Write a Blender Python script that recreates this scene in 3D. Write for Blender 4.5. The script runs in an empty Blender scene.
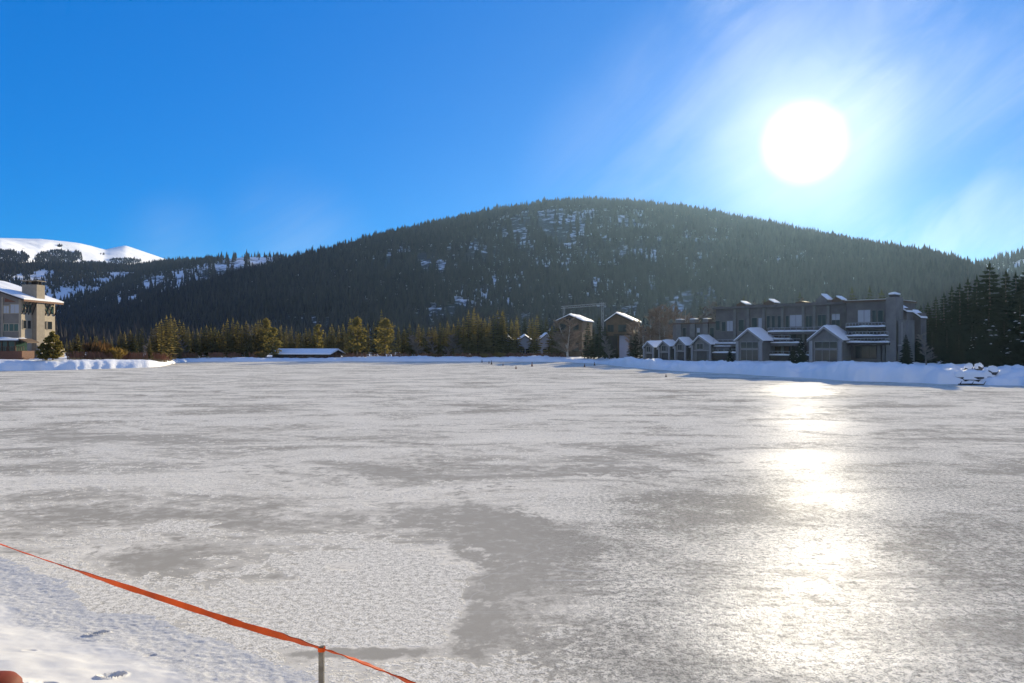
import bpy, math, random
import numpy as np
from mathutils import Vector, Matrix

R = math.radians
rng = np.random.default_rng(7)
rnd = random.Random(11)
sc = bpy.context.scene
col = sc.collection
F_PX, CX, HY, EYE = 745.0, 512.0, 345.0, 5.0      # focal length in px, centre column, horizon row, eye height
SUN_AZ, SUN_EL = R(21.4), R(14.2)                 # azimuth to the right of +Y
SUN = Vector((math.sin(SUN_AZ)*math.cos(SUN_EL), math.cos(SUN_AZ)*math.cos(SUN_EL), math.sin(SUN_EL)))

def at(px, Y):            # ground position of picture column px at depth Y
    return (px-CX)/F_PX*Y
def zz(py, Y):            # height seen at picture row py at depth Y
    return EYE-(py-HY)/F_PX*Y
def interp(x, pts):
    xs, ys = zip(*pts)
    return np.interp(x, xs, ys)

# ------------------------------------------------------------------ numpy noise
def _hash(ix, iy, seed):
    h = (ix.astype(np.int64)*374761393 + iy.astype(np.int64)*668265263 + seed*1442695041) & 0xFFFFFFFF
    h = ((h ^ (h >> 13))*1274126177) & 0xFFFFFFFF
    return ((h ^ (h >> 16)) & 0xFFFF)/65535.0
def vnoise(x, y, seed=0):
    x = np.asarray(x, float); y = np.asarray(y, float)
    ix, iy = np.floor(x), np.floor(y)
    fx, fy = x-ix, y-iy
    fx = fx*fx*(3-2*fx); fy = fy*fy*(3-2*fy)
    a, b = _hash(ix, iy, seed), _hash(ix+1, iy, seed)
    c, d = _hash(ix, iy+1, seed), _hash(ix+1, iy+1, seed)
    return (a*(1-fx)+b*fx)*(1-fy)+(c*(1-fx)+d*fx)*fy
def fbm(x, y, seed=0, octv=4):
    s, a, t = 0, .5, 0
    for k in range(octv):
        s = s+a*vnoise(np.asarray(x)*2**k, np.asarray(y)*2**k, seed+k*17); t += a; a *= .5
    return s/t
def sstep(a, b, x):
    t = np.clip((x-a)/(b-a), 0, 1); return t*t*(3-2*t)

# ------------------------------------------------------------------ mesh helpers
class MB:
    def __init__(s): s.v = []; s.f = []; s.smooth = False
    def add(s, vs, fs):
        n = len(s.v); s.v += [tuple(map(float, p)) for p in vs]; s.f += [tuple(n+i for i in f) for f in fs]
    def box(s, x0, x1, y0, y1, z0, z1):
        s.add([(x0,y0,z0),(x1,y0,z0),(x1,y1,z0),(x0,y1,z0),(x0,y0,z1),(x1,y0,z1),(x1,y1,z1),(x0,y1,z1)],
              [(0,3,2,1),(4,5,6,7),(0,1,5,4),(1,2,6,5),(2,3,7,6),(3,0,4,7)])
    def prism_y(s, poly, y0, y1):          # polygon in x,z (counter-clockwise seen from -y), extruded along y
        n = len(poly)
        vs = [(x,y0,z) for x,z in poly]+[(x,y1,z) for x,z in poly]
        fs = [tuple(range(n)), tuple(range(2*n-1, n-1, -1))]
        fs += [(i, i+n, (i+1)%n+n, (i+1)%n) for i in range(n)]
        s.add(vs, fs)
    def tube(s, pts, rad, n=6, cap=True):
        pts = [Vector(p) for p in pts]
        rings = []
        for i, p in enumerate(pts):
            d = (pts[min(i+1, len(pts)-1)]-pts[max(i-1, 0)])
            if d.length < 1e-9: d = Vector((0,0,1))
            d.normalize()
            a = d.orthogonal() if abs(d.z) > .99 else d.cross(Vector((0,0,1)))
            a.normalize(); b = d.cross(a)
            r = rad[i] if hasattr(rad, '__len__') else rad
            rings.append([p+(a*math.cos(2*math.pi*k/n)+b*math.sin(2*math.pi*k/n))*r for k in range(n)])
        vs = [q for ring in rings for q in ring]; fs = []
        for i in range(len(pts)-1):
            for k in range(n):
                fs.append((i*n+k, i*n+(k+1)%n, (i+1)*n+(k+1)%n, (i+1)*n+k))
        if cap:
            fs.append(tuple(range(n-1,-1,-1))); fs.append(tuple((len(pts)-1)*n+k for k in range(n)))
        s.add(vs, fs)
    def beam(s, p, q, w, h=None):          # square bar between two points
        s.tube([p, q], (w*.707), 4)
    def build(s, name, mat, parent=None, smooth=False):
        me = bpy.data.meshes.new(name); me.from_pydata(s.v, [], s.f); me.update()
        if smooth:
            for p in me.polygons: p.use_smooth = True
        return link(name, me, mat, parent)

def link(name, me, mat, parent=None):
    o = bpy.data.objects.new(name, me); col.objects.link(o)
    if mat is not None: me.materials.append(mat)
    if parent is not None: o.parent = parent
    return o
def np_mesh(name, v, faces, mat, smooth=True, attrs=None):
    """v (n,3); faces (m,k) all the same size"""
    me = bpy.data.meshes.new(name)
    m, k = faces.shape
    me.vertices.add(len(v)); me.vertices.foreach_set('co', np.ascontiguousarray(v, dtype=np.float32).ravel())
    me.loops.add(m*k); me.loops.foreach_set('vertex_index', np.ascontiguousarray(faces, dtype=np.int32).ravel())
    me.polygons.add(m); me.polygons.foreach_set('loop_start', np.arange(0, m*k, k, dtype=np.int32))
    me.polygons.foreach_set('use_smooth', np.full(m, smooth))
    for nm, val in (attrs or {}).items():
        a = me.attributes.new(nm, 'FLOAT', 'POINT'); a.data.foreach_set('value', np.ascontiguousarray(val, dtype=np.float32))
    me.update(calc_edges=True); me.validate()
    return link(name, me, mat)
def grid_faces(nu, nv):
    i = np.arange((nu-1)*(nv-1)); a = (i//(nv-1))*nv+i % (nv-1)
    return np.stack([a, a+nv, a+nv+1, a+1], 1)

def tag(o, label=None, cat=None, group=None, kind=None):
    if label: o['label'] = label
    if cat: o['category'] = cat
    if group: o['group'] = group
    if kind: o['kind'] = kind
    return o
def empty(name, loc=(0,0,0), rz=0):
    o = bpy.data.objects.new(name, None); col.objects.link(o)
    o.location = loc; o.rotation_euler = (0,0,rz); o.empty_display_size = .3
    return o
def copy_tree(o, parent=None):
    c = o.copy(); col.objects.link(c)
    if parent is not None: c.parent = parent
    for ch in list(o.children):
        copy_tree(ch, c)
    return c

# ------------------------------------------------------------------ materials
class NT:
    def __init__(s, name):
        s.m = bpy.data.materials.new(name); s.m.use_nodes = True
        s.t = s.m.node_tree; s.t.nodes.clear()
        s.out = s.n('ShaderNodeOutputMaterial')
    def n(s, typ, **kw):
        nd = s.t.nodes.new(typ)
        for k, v in kw.items():
            if hasattr(nd, k) and k not in nd.inputs: setattr(nd, k, v)
            else: nd.inputs[k].default_value = v
        return nd
    def l(s, a, b): s.t.links.new(a, b)
    def math(s, op, a, b=None, clamp=False):
        nd = s.t.nodes.new('ShaderNodeMath'); nd.operation = op; nd.use_clamp = clamp
        for i, v in enumerate((a, b)):
            if v is None: continue
            if isinstance(v, (int, float)): nd.inputs[i].default_value = v
            else: s.l(v, nd.inputs[i])
        return nd.outputs[0]
    def ramp(s, fac, a, b, interp='SMOOTHSTEP', lo=0, hi=1):
        nd = s.t.nodes.new('ShaderNodeMapRange'); nd.interpolation_type = interp
        s.l(fac, nd.inputs[0]); nd.inputs[1].default_value = a; nd.inputs[2].default_value = b
        nd.inputs[3].default_value = lo; nd.inputs[4].default_value = hi
        return nd.outputs[0]
    def mix(s, fac, a, b):
        nd = s.t.nodes.new('ShaderNodeMix'); nd.data_type = 'RGBA'
        for v, i in ((fac, 0), (a, 6), (b, 7)):
            if isinstance(v, (int, float)): nd.inputs[i].default_value = v
            elif isinstance(v, tuple): nd.inputs[i].default_value = (*v, 1) if len(v) == 3 else v
            else: s.l(v, nd.inputs[i])
        return nd.outputs[2]
    def noise(s, vec, scale, detail=4, rough=.55, dist=0.0):
        nd = s.t.nodes.new('ShaderNodeTexNoise'); nd.inputs['Scale'].default_value = scale
        nd.inputs['Detail'].default_value = detail; nd.inputs['Roughness'].default_value = rough
        nd.inputs['Distortion'].default_value = dist
        if vec is not None: s.l(vec, nd.inputs['Vector'])
        return nd.outputs[0]
    def coord(s, which='Object'):
        return s.n('ShaderNodeTexCoord').outputs[which]
    def bump(s, h, strength=.5, dist=.02, normal=None):
        nd = s.t.nodes.new('ShaderNodeBump'); nd.inputs['Strength'].default_value = strength
        nd.inputs['Distance'].default_value = dist; s.l(h, nd.inputs['Height'])
        if normal is not None: s.l(normal, nd.inputs['Normal'])
        return nd.outputs[0]
    def bsdf(s, color=None, rough=.6, spec=.5, normal=None, metal=0, ior=None):
        b = s.t.nodes.new('ShaderNodeBsdfPrincipled')
        for k, v in (('Base Color', color), ('Roughness', rough), ('Specular IOR Level', spec), ('Normal', normal), ('Metallic', metal), ('IOR', ior)):
            if v is None: continue
            if isinstance(v, (int, float)): b.inputs[k].default_value = v
            elif isinstance(v, tuple): b.inputs[k].default_value = (*v, 1)
            else: s.l(v, b.inputs[k])
        s.b = b; s.l(b.outputs[0], s.out.inputs['Surface'])
        return b

def simple(name, c, rough=.7, var=.15, scale=3.0, spec=.3, bump=0.0, metal=0):
    t = NT(name); v = t.coord()
    nz = t.noise(v, scale, 5)
    k = t.ramp(nz, .3, .7, 'LINEAR', 1-var, 1+var)
    nd = t.n('ShaderNodeVectorMath', operation='SCALE'); nd.inputs[0].default_value = c; t.l(k, nd.inputs['Scale'])
    nrm = t.bump(t.noise(v, scale*6, 3), bump, .02) if bump else None
    t.bsdf(nd.outputs[0], rough, spec, nrm, metal)
    return t.m

def foliage(name, c1, c2, trans=.35, attr=False, var=.35):
    """leaf clumps: colour differs from tree to tree and from clump to clump, some light passes through"""
    t = NT(name)
    if attr:
        r = t.n('ShaderNodeAttribute', attribute_name='tint').outputs['Fac']
    else:
        r = t.n('ShaderNodeObjectInfo').outputs['Random']
    nz = t.noise(t.coord('Object' if not attr else 'Object'), .9 if not attr else .02, 3)
    k = t.math('ADD', t.math('MULTIPLY', r, .7), t.math('MULTIPLY', nz, .3))
    c = t.mix(k, c1, c2)
    d = t.n('ShaderNodeBsdfDiffuse'); t.l(c, d.inputs[0])
    tr = t.n('ShaderNodeBsdfTranslucent'); t.l(c, tr.inputs[0])
    mx = t.n('ShaderNodeMixShader'); mx.inputs[0].default_value = trans
    t.l(d.outputs[0], mx.inputs[1]); t.l(tr.outputs[0], mx.inputs[2]); t.l(mx.outputs[0], t.out.inputs['Surface'])
    return t.m

def snow_mat(name, c=(.86,.86,.87), bump=.4, scale=6.0, dist=.05):
    t = NT(name); v = t.coord()
    n1 = t.noise(v, scale, 6, .6)
    cc = t.mix(t.ramp(t.noise(v, scale*.15, 4), .3, .7), tuple(x*.93 for x in c), c)
    t.bsdf(cc, .65, .25, t.bump(n1, bump, dist))
    return t.m

M = {}
M['snow'] = snow_mat('snow')
M['roof_snow'] = snow_mat('roof_snow', bump=.5, scale=2.0, dist=.1)
M['tree_snow'] = snow_mat('tree_snow', bump=.3, scale=4.0)
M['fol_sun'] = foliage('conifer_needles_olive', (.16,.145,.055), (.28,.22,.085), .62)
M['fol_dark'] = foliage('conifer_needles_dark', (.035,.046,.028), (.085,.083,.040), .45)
M['fol_pine'] = foliage('pine_needles', (.14,.122,.036), (.23,.18,.050), .6)
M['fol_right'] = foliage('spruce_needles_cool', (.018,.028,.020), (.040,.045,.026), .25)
M['forest'] = foliage('forest_needles', (.048,.046,.056), (.098,.088,.080), .3, attr=True)
M['bark'] = simple('bark', (.10,.075,.055), .9, .3, 4)
M['bark_pale'] = simple('aspen_bark', (.55,.51,.44), .8, .3, 3)
M['twig'] = simple('bare_twigs', (.30,.215,.15), .9, .25, 1)
M['twig_grey'] = simple('grey_twigs', (.23,.19,.16), .9, .25, 1)
M['willow'] = foliage('willow_stems', (.17,.095,.04), (.22,.13,.055), .3)
M['reed'] = simple('brown_brush', (.20,.095,.055), .9, .4, .15)
M['straw'] = simple('dry_grass', (.22,.17,.09), .9, .4, .3)
M['yellow_brush'] = foliage('yellow_brush', (.20,.13,.03), (.26,.17,.05), .4)
M['cream'] = simple('cream_trim_lit_siding', (.40,.33,.24), .85, .08, 1.5)  # trim, and the tan block's wall with sunlight painted in
M['stone'] = simple('chimney_stucco', (.30,.25,.19), .9, .12, 2, bump=.2)
M['tan_shaded'] = simple('shaded_tan_siding', (.20,.17,.14), .85, .12, 1.5)  # the tan block's wall with shade painted into its colour
M['grey_wall'] = simple('grey_brown_siding', (.125,.108,.098), .85, .25, .6)
M['grey_light'] = simple('light_grey_siding', (.165,.15,.135), .85, .2, .8)
M['ochre'] = simple('ochre_siding', (.145,.095,.055), .85, .25, .7)
M['brown_wood'] = simple('brown_timber', (.11,.065,.04), .8, .25, 4)
M['red_wood'] = simple('reddish_timber', (.17,.075,.045), .8, .2, 4)
M['dark_wood'] = simple('dark_timber', (.045,.035,.03), .8, .2, 4)
M['trim'] = simple('pale_trim', (.28,.26,.24), .7, .08, 3)
M['blue_wall'] = simple('pale_blue_wall', (.36,.38,.46), .85, .08, 1)
M['blind'] = simple('window_blind', (.36,.36,.37), .5, .06, 3, spec=.5)
M['metal'] = simple('galvanised_steel', (.34,.35,.37), .5, .1, 3, metal=.4)
M['rock'] = simple('dark_rock', (.055,.052,.055), .85, .4, 1.2, bump=.6)
M['orange'] = simple('orange_webbing', (.46,.058,.004), .65, .35, 2.3, spec=.2, bump=.3)
M['orange_plastic'] = simple('orange_plastic', (.17,.022,.006), .7, .2, 5, spec=.2)
M['cone'] = simple('faded_marker_plastic', (.26,.10,.05), .6, .2, 5)
M['stake'] = simple('weathered_wood', (.14,.13,.115), .85, .3, 14, bump=.4)
def glass(name, c, r=.08):
    t = NT(name); v = t.coord()
    t.bsdf(t.mix(t.noise(v, .8, 3), tuple(x*.6 for x in c), tuple(x*1.4 for x in c)), r, .3)
    return t.m
M['glass'] = glass('dark_window_glass', (.025,.03,.034))
M['glass_green'] = glass('greenish_window_glass', (.05,.09,.075))
M['glass_warm'] = glass('dim_glass', (.06,.055,.05))

# ------------------------------------------------------------------ lake ice
def ice_material():
    t = NT('frozen_lake'); v = t.coord()
    cr = t.n('ShaderNodeAttribute', attribute_name='crust').outputs['Fac']
    gn = t.n('ShaderNodeAttribute', attribute_name='grain').outputs['Fac']
    glare_mask = t.n('ShaderNodeAttribute', attribute_name='glare_mask').outputs['Fac']
    n_mid = t.noise(v, .9, 9, .68, .5)
    n_big = t.noise(v, .09, 7, .62, .5)
    n_fin = t.noise(v, 8.0, 5, .7)
    n_gr = t.noise(v, 26.0, 3, .65)
    n_sm = t.noise(v, 2.6, 6, .65, .3)
    def stretched(rot, sx, sy, sc_, det=8, ro=.66, dist=.6):
        mp = t.n('ShaderNodeMapping'); mp.inputs['Rotation'].default_value = (0,0,R(rot)); mp.inputs['Scale'].default_value = (sx, sy, 1)
        t.l(v, mp.inputs['Vector']); return t.noise(mp.outputs[0], sc_, det, ro, dist)
    n_str = stretched(8, .12, .24, 1.0, 9, .7, .9)
    scr1 = stretched(28, .10, 3.2, 1.0, 4, .5, .15); scr2 = stretched(-36, .08, 2.6, 1.0, 4, .5, .15)
    c_ = lambda n_, a_: t.math('MULTIPLY', t.math('SUBTRACT', n_, .5), a_)
    k = t.math('ADD', cr, c_(n_mid, 1.5))
    for n_, a_ in ((n_big, .9), (n_str, .8), (n_fin, .8), (n_sm, 1.5)): k = t.math('ADD', k, c_(n_, a_))
    mask = t.ramp(k, .45, .59)
    ice = t.mix(t.ramp(n_big, .3, .7), (.345,.32,.272), (.405,.378,.325))
    ice = t.mix(t.math('MULTIPLY', t.math('MULTIPLY', t.ramp(n_str, .36, .62), t.ramp(k, .02, .42)), .9), ice, (.84,.785,.675))
    ice = t.mix(t.math('MULTIPLY', t.ramp(n_sm, .45, .75), .35), ice, (.60,.565,.50))
    scr = t.math('MAXIMUM', t.ramp(scr1, .66, .74, 'LINEAR'), t.ramp(scr2, .67, .75, 'LINEAR'))
    ice = t.mix(t.math('MULTIPLY', scr, .42), ice, (.66,.64,.61))
    grain = t.math('ADD', t.math('MULTIPLY', n_fin, .55), t.math('MULTIPLY', n_gr, .45))
    rim = t.ramp(grain, .36, .60)
    crust = t.mix(rim, (.36,.333,.28), (.88,.83,.725))
    colr = t.mix(t.math('MULTIPLY', mask, t.math('SUBTRACT', 1.0, t.math('MULTIPLY', gn, .45))), ice, crust)
    colr = t.mix(t.math('MULTIPLY', gn, t.ramp(grain, .42, .55, 'SMOOTHSTEP', .75, 0)), colr, (.15,.15,.135))
    # hairline cracks
    vo = t.n('ShaderNodeTexVoronoi', feature='DISTANCE_TO_EDGE'); vo.inputs['Scale'].default_value = .16
    wob = t.n('ShaderNodeVectorMath', operation='ADD'); t.l(v, wob.inputs[0])
    nd = t.t.nodes.new('ShaderNodeTexNoise'); nd.inputs['Scale'].default_value = .5; t.l(v, nd.inputs['Vector'])
    sc3 = t.n('ShaderNodeVectorMath', operation='SCALE'); t.l(nd.outputs[1], sc3.inputs[0]); sc3.inputs['Scale'].default_value = 2.5
    t.l(sc3.outputs[0], wob.inputs[1]); t.l(wob.outputs[0], vo.inputs['Vector'])
    crack = t.ramp(vo.outputs['Distance'], .0, .006, 'LINEAR', 1, 0)
    colr = t.mix(t.math('MULTIPLY', crack, t.math('MULTIPLY', t.ramp(n_big, .45, .6), .3)), colr, (.64,.62,.59))
    d = t.n('ShaderNodeBsdfDiffuse'); t.l(colr, d.inputs[0])
    h2 = t.math('ADD', t.math('MULTIPLY', t.math('MAXIMUM', mask, t.math('MULTIPLY', gn, .8)), grain), t.math('MULTIPLY', n_gr, .06))
    t.l(t.bump(h2, .5, .05), d.inputs['Normal'])
    # frost-dulled sheen, its sun glare painted in by mask and broken by the streaks, plus small hard glints off the frozen grains
    nrm = t.bump(t.math('ADD', n_mid, t.math('MULTIPLY', grain, .6)), .35, .05)
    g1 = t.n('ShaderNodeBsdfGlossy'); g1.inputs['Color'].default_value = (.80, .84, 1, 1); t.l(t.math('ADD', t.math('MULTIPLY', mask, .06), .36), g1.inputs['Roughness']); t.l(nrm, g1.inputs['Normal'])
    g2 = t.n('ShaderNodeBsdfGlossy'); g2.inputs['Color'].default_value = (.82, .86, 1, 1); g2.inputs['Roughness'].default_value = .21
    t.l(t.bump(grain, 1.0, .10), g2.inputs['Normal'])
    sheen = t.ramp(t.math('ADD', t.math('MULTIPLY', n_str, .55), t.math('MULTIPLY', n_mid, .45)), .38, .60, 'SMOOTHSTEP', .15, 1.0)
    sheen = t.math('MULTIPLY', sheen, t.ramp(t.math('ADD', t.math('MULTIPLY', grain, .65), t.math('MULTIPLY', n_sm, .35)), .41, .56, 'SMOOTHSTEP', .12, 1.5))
    m1 = t.n('ShaderNodeMixShader'); t.l(t.math('MULTIPLY', t.math('MULTIPLY', sheen, glare_mask), .0145), m1.inputs[0]); t.l(d.outputs[0], m1.inputs[1]); t.l(g1.outputs[0], m1.inputs[2])
    m2 = t.n('ShaderNodeMixShader'); t.l(t.math('MULTIPLY', glare_mask, t.math('ADD', t.math('MULTIPLY', gn, .042), .003)), m2.inputs[0]); t.l(m1.outputs[0], m2.inputs[1]); t.l(g2.outputs[0], m2.inputs[2])
    t.l(m2.outputs[0], t.out.inputs['Surface'])
    return t.m
M['ice'] = ice_material()

SHORE = [(-900,40),(-500,75),(-300,100),(-100,125),(0,143),(80,152),(150,168),(165,174),(178,215),(200,222),(300,226),(450,228),
         (560,222),(600,200),(615,178),(660,149),(750,124),(850,103.5),(940,96),(1024,91),(1150,80),(1400,50),(1700,35)]
BANK = [(-900,2.6),(-300,2.6),(0,2.1),(60,2.05),(110,1.85),(150,1.6),(163,1.1),(172,.75),(200,1.1),(262,1.25),(270,1.0),(338,1.0),(350,1.35),(450,1.5),(560,1.4),(600,.8),(612,1.0),
        (625,2.2),(640,1.75),(660,1.95),(700,1.95),(760,2.05),(850,2.3),(900,2.4),(935,2.2),(952,2.2),(960,1.5),(996,1.5),(1004,2.2),(1024,2.1),(1150,2.4),(1700,2.4)]
PLATEAU = [(-900,2.2),(0,2.3),(150,1.6),(180,1.0),(300,1.25),(560,1.2),(640,1.4),(720,1.6),(850,1.9),(1024,1.7),(1700,1.8)]
def plateau_z(px): return float(interp(px, PLATEAU))

# hints for crusty (+) and bare (-) zones of the ice: picture column, row, radii, weight  -> placed on the lake plane
CR = [(350,590,112,44,.60),(462,572,16,9,.5),(448,612,14,7,.4),(470,596,8,6,-.4),(430,636,22,6,.35),(430,585,40,28,.35),(185,526,42,7,.6),(345,566,24,6,-.7),(285,577,20,5,-.5),(575,505,55,16,.3),(600,530,45,8,.25),
      (500,560,62,48,-.56),(565,548,55,20,-.45),(450,518,110,14,-.5),(350,652,70,6,-.8),(480,625,28,28,-.65),(90,515,90,8,-.35),(140,560,50,14,-.4),
      (620,470,70,8,-.45),(480,675,110,16,.4),(60,600,120,36,.4),(230,640,90,22,.4),(250,520,120,9,-.25),(700,430,200,12,.15),(250,420,250,6,.2),(380,470,200,9,-.2),(100,440,150,8,-.15)]
GR = [(700,600,150,70,.55),(850,600,220,110,.9),(640,660,130,40,.7),(960,620,160,120,.9),(800,500,170,45,.65),(960,500,140,45,.5),(620,520,80,30,.4),(640,560,60,40,.35)]
GLARE_SPOTS = [(825,465,60,26,.32),(845,605,90,28,.45),(812,415,60,16,.4),(940,650,110,40,.5),(730,610,60,40,.35),(838,500,60,18,.6),(850,565,75,40,.75),(790,640,110,40,.75),(800,391,75,7,1.0),(820,430,80,20,.3),(900,620,120,60,.55),(780,460,60,10,.3),(690,560,90,60,.3)]  # spots where the sun's glare is painted into the ice gloss
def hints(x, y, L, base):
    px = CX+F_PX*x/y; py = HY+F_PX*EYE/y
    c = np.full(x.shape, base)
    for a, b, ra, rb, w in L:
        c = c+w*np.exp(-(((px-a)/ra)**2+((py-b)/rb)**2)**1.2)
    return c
def crust_field(x, y):
    px = CX+F_PX*x/y; py = HY+F_PX*EYE/y
    c = np.full(x.shape, .44)
    for a, b, ra, rb, w in CR:
        c += w*np.exp(-(((px-a)/ra)**2+((py-b)/rb)**2)**1.3)
    return c
th = np.linspace(R(-62), R(62), 520)
rr = np.concatenate([np.linspace(1.5, 30, 260), 30*np.exp(np.linspace(.01, math.log(300/30), 170))])
T_, R_ = np.meshgrid(th, rr, indexing='ij')
X, Y = R_*np.sin(T_), R_*np.cos(T_)
shoreY = interp(CX+F_PX*np.tan(T_), SHORE)
keep = Y < shoreY+4
gf = grid_faces(len(th), len(rr))
kf = keep.ravel()[gf].any(1)
Zi = np.zeros_like(X)
ice = np_mesh('lake_ice', np.stack([X, Y, Zi], -1).reshape(-1, 3), gf[kf], M['ice'], True, {'crust': crust_field(X, np.maximum(Y, .5)).ravel(), 'grain': np.clip(hints(X, np.maximum(Y, .5), GR, .0), 0, 1).ravel(), 'glare_mask': np.clip(hints(X, np.maximum(Y, .5), GLARE_SPOTS, .22), 0, 1.3).ravel()})
tag(ice, 'grey frozen lake surface with patches of rough crusted snow', kind='structure')

# base ground (snow covered valley), far below everything else
b = MB(); b.add([(9500*math.cos(2*math.pi*k/64), 9500*math.sin(2*math.pi*k/64), -.8) for k in range(64)], [tuple(range(64))])
g = b.build('ground', M['snow']); tag(g, 'snow covered valley floor', kind='structure')

# ------------------------------------------------------------------ snow banks and shore terrain beyond the ice
pxs = np.concatenate([np.arange(-900, -60, 12.), np.arange(-60, 1090, 1.6), np.arange(1090, 1700, 12.)])
ss = np.concatenate([np.linspace(-.5, 8, 26), 8+np.geomspace(.5, 600, 34)])
P_, S_ = np.meshgrid(pxs, ss, indexing='ij')
YY = interp(P_, SHORE)
_u = np.arange(-1000, 1800, 1.0); _s = np.interp(_u, *zip(*SHORE)); _k = np.hanning(37); _k /= _k.sum(); _s = np.convolve(np.pad(_s, 18, mode='edge'), _k, 'valid')
YY = np.interp(P_, _u, _s)+3.0*(fbm(P_*.028, P_*0+3, 4, 4)-.5)*np.clip(YY/100, .3, 1.5)
# world-space wobble of the water line
YY = YY+1.6*(fbm(P_*.05, P_*0, 3, 3)-.5)
Y0 = YY+S_
X0 = (P_-CX)/F_PX*Y0
top = interp(P_, BANK); plat = interp(P_, PLATEAU)
lump = fbm(X0*.45, Y0*.45, 5, 4)-.5; lump2 = fbm(X0*.14, Y0*.14, 9, 3)-.5
prof = np.interp(S_, [-.5, 0, .5, 1.4, 2.6, 4, 6, 9, 14], [-.25, 0, .42, .78, .95, 1, .97, .9, .85])
mixp = sstep(5, 14, S_)
Z0 = (top*prof)*(1-mixp)+plat*mixp
lump3 = fbm(X0*1.3, Y0*1.3, 15, 3)-.5
Z0 = Z0+(lump*1.1+lump2*1.2+lump3*.8-.15)*np.where(P_ < 172, .32, 1)*np.clip(S_/1.5, 0, 1)*np.where(S_ < 14, 1, .35)*np.clip(top/2.0, .25, 1)
Z0 = np.where(S_ <= 0, S_*.5-.02, np.maximum(Z0, .05))
bank = np_mesh('snow_bank', np.stack([X0, Y0, Z0], -1).reshape(-1, 3), grid_faces(len(pxs), len(ss)), snow_mat('bank_snow', (.84,.84,.85), .6, 1.6, .18))
tag(bank, 'lumpy ploughed snow banks and snowy ground along the far shore', kind='structure')

# ------------------------------------------------------------------ near snow shore with footprints
LB0, LBN = np.array([-2.83, 11.0]), np.array([-.571, -.821])      # edge of the snow and the direction away from the lake
def shore_d(x, y): return (x-LB0[0])*LBN[0]+(y-LB0[1])*LBN[1]
def shore_h(x, y):
    d = shore_d(x, y)+(fbm(x*.5, y*.5, 21, 3)-.5)*1.0
    dd = np.maximum(d, 0)
    z = .03*dd+.055*dd**2+np.where(d < 0, d*.25, 0)
    band = sstep(-.3, .4, d)*(1-sstep(1.0, 2.2, d))
    z = z+band*((fbm(x*10, y*10, 31, 3)-.5)*.034)
    z = z+sstep(.2, 2, d)*((fbm(x*.9, y*.9, 41, 3)-.5)*.14+(fbm(x*5, y*5, 43, 2)-.5)*.018)
    return z, d
def ground_hit(px, py):
    a, s = (px-CX)/F_PX, (py-HY)/F_PX
    for t in np.arange(3, 40, .02):
        z, _ = shore_h(np.array([a*t]), np.array([t]))
        if EYE-s*t <= max(float(z[0]), 0): break
    return a*t, t, max(float(z[0]), 0)
gx = np.concatenate([np.arange(-22, -12.6, .12), np.arange(-12.6, 0, .024), np.arange(0, 9, .12)]); gy = np.concatenate([np.arange(-4, 6.5, .12), np.arange(6.5, 18.5, .024), np.arange(18.5, 24, .12)])
X1, Y1 = np.meshgrid(gx, gy, indexing='ij')
Z1, D1 = shore_h(X1, Y1)
for (fx, fy, ang, L, W, dep) in [(112,677,.5,.36,.17,.10),(98,634,.7,.33,.16,.07),(45,684,.3,.34,.17,.07),(170,700,.6,.34,.16,.08),(150,655,.6,.2,.12,.02),(30,650,.4,.2,.12,.02)]:
    hx, hy, _ = ground_hit(fx, fy)
    dx, dy = X1-hx, Y1-hy
    u = dx*math.sin(ang)+dy*math.cos(ang); w = dx*math.cos(ang)-dy*math.sin(ang)
    q = np.sqrt((u/(L*.5))**2+(w/(W*.5*(1+.25*np.clip(u/L, -1, 1))))**2)+(fbm(X1*14, Y1*14, 51, 2)-.5)*.22
    Z1 = Z1-dep*(1-sstep(.75, 1.05, q))*(.8+.5*fbm(X1*18, Y1*18, 52, 2))+dep*.45*np.exp(-((q-1.2)/.16)**2)
gf = grid_faces(len(gx), len(gy))
kf = (Z1 > -.12).ravel()[gf].any(1)
def shore_snow():
    t = NT('shore_snow'); v = t.coord()
    cr = t.n('ShaderNodeAttribute', attribute_name='edge').outputs['Fac']
    n1 = t.noise(v, 14, 5, .65); n2 = t.noise(v, 2.0, 5, .6); n3 = t.noise(v, 45, 3, .6)
    e = t.ramp(t.math('ADD', cr, t.math('MULTIPLY', t.math('SUBTRACT', n2, .5), .8)), .3, .7)
    c = t.mix(t.ramp(n2, .3, .7), (.54,.53,.52), (.61,.60,.585))
    c = t.mix(t.math('MULTIPLY', e, t.ramp(n1, .35, .7, 'SMOOTHSTEP', .9, .0)), c, (.40,.395,.385))
    h = t.math('ADD', t.math('MULTIPLY', t.math('MULTIPLY', e, n1), 1.0), t.math('MULTIPLY', n3, .08))
    t.bsdf(c, .6, .3, t.bump(t.math('ADD', h, t.math('MULTIPLY', n2, .35)), .45, .03))
    return t.m
edge = 1-sstep(.9, 1.9, D1)
shore = np_mesh('snow_shore', np.stack([X1, Y1, Z1], -1).reshape(-1, 3), gf[kf], shore_snow(), True, {'edge': edge.ravel()})
tag(shore, 'trampled snow on the near shore with boot prints', kind='structure')

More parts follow.
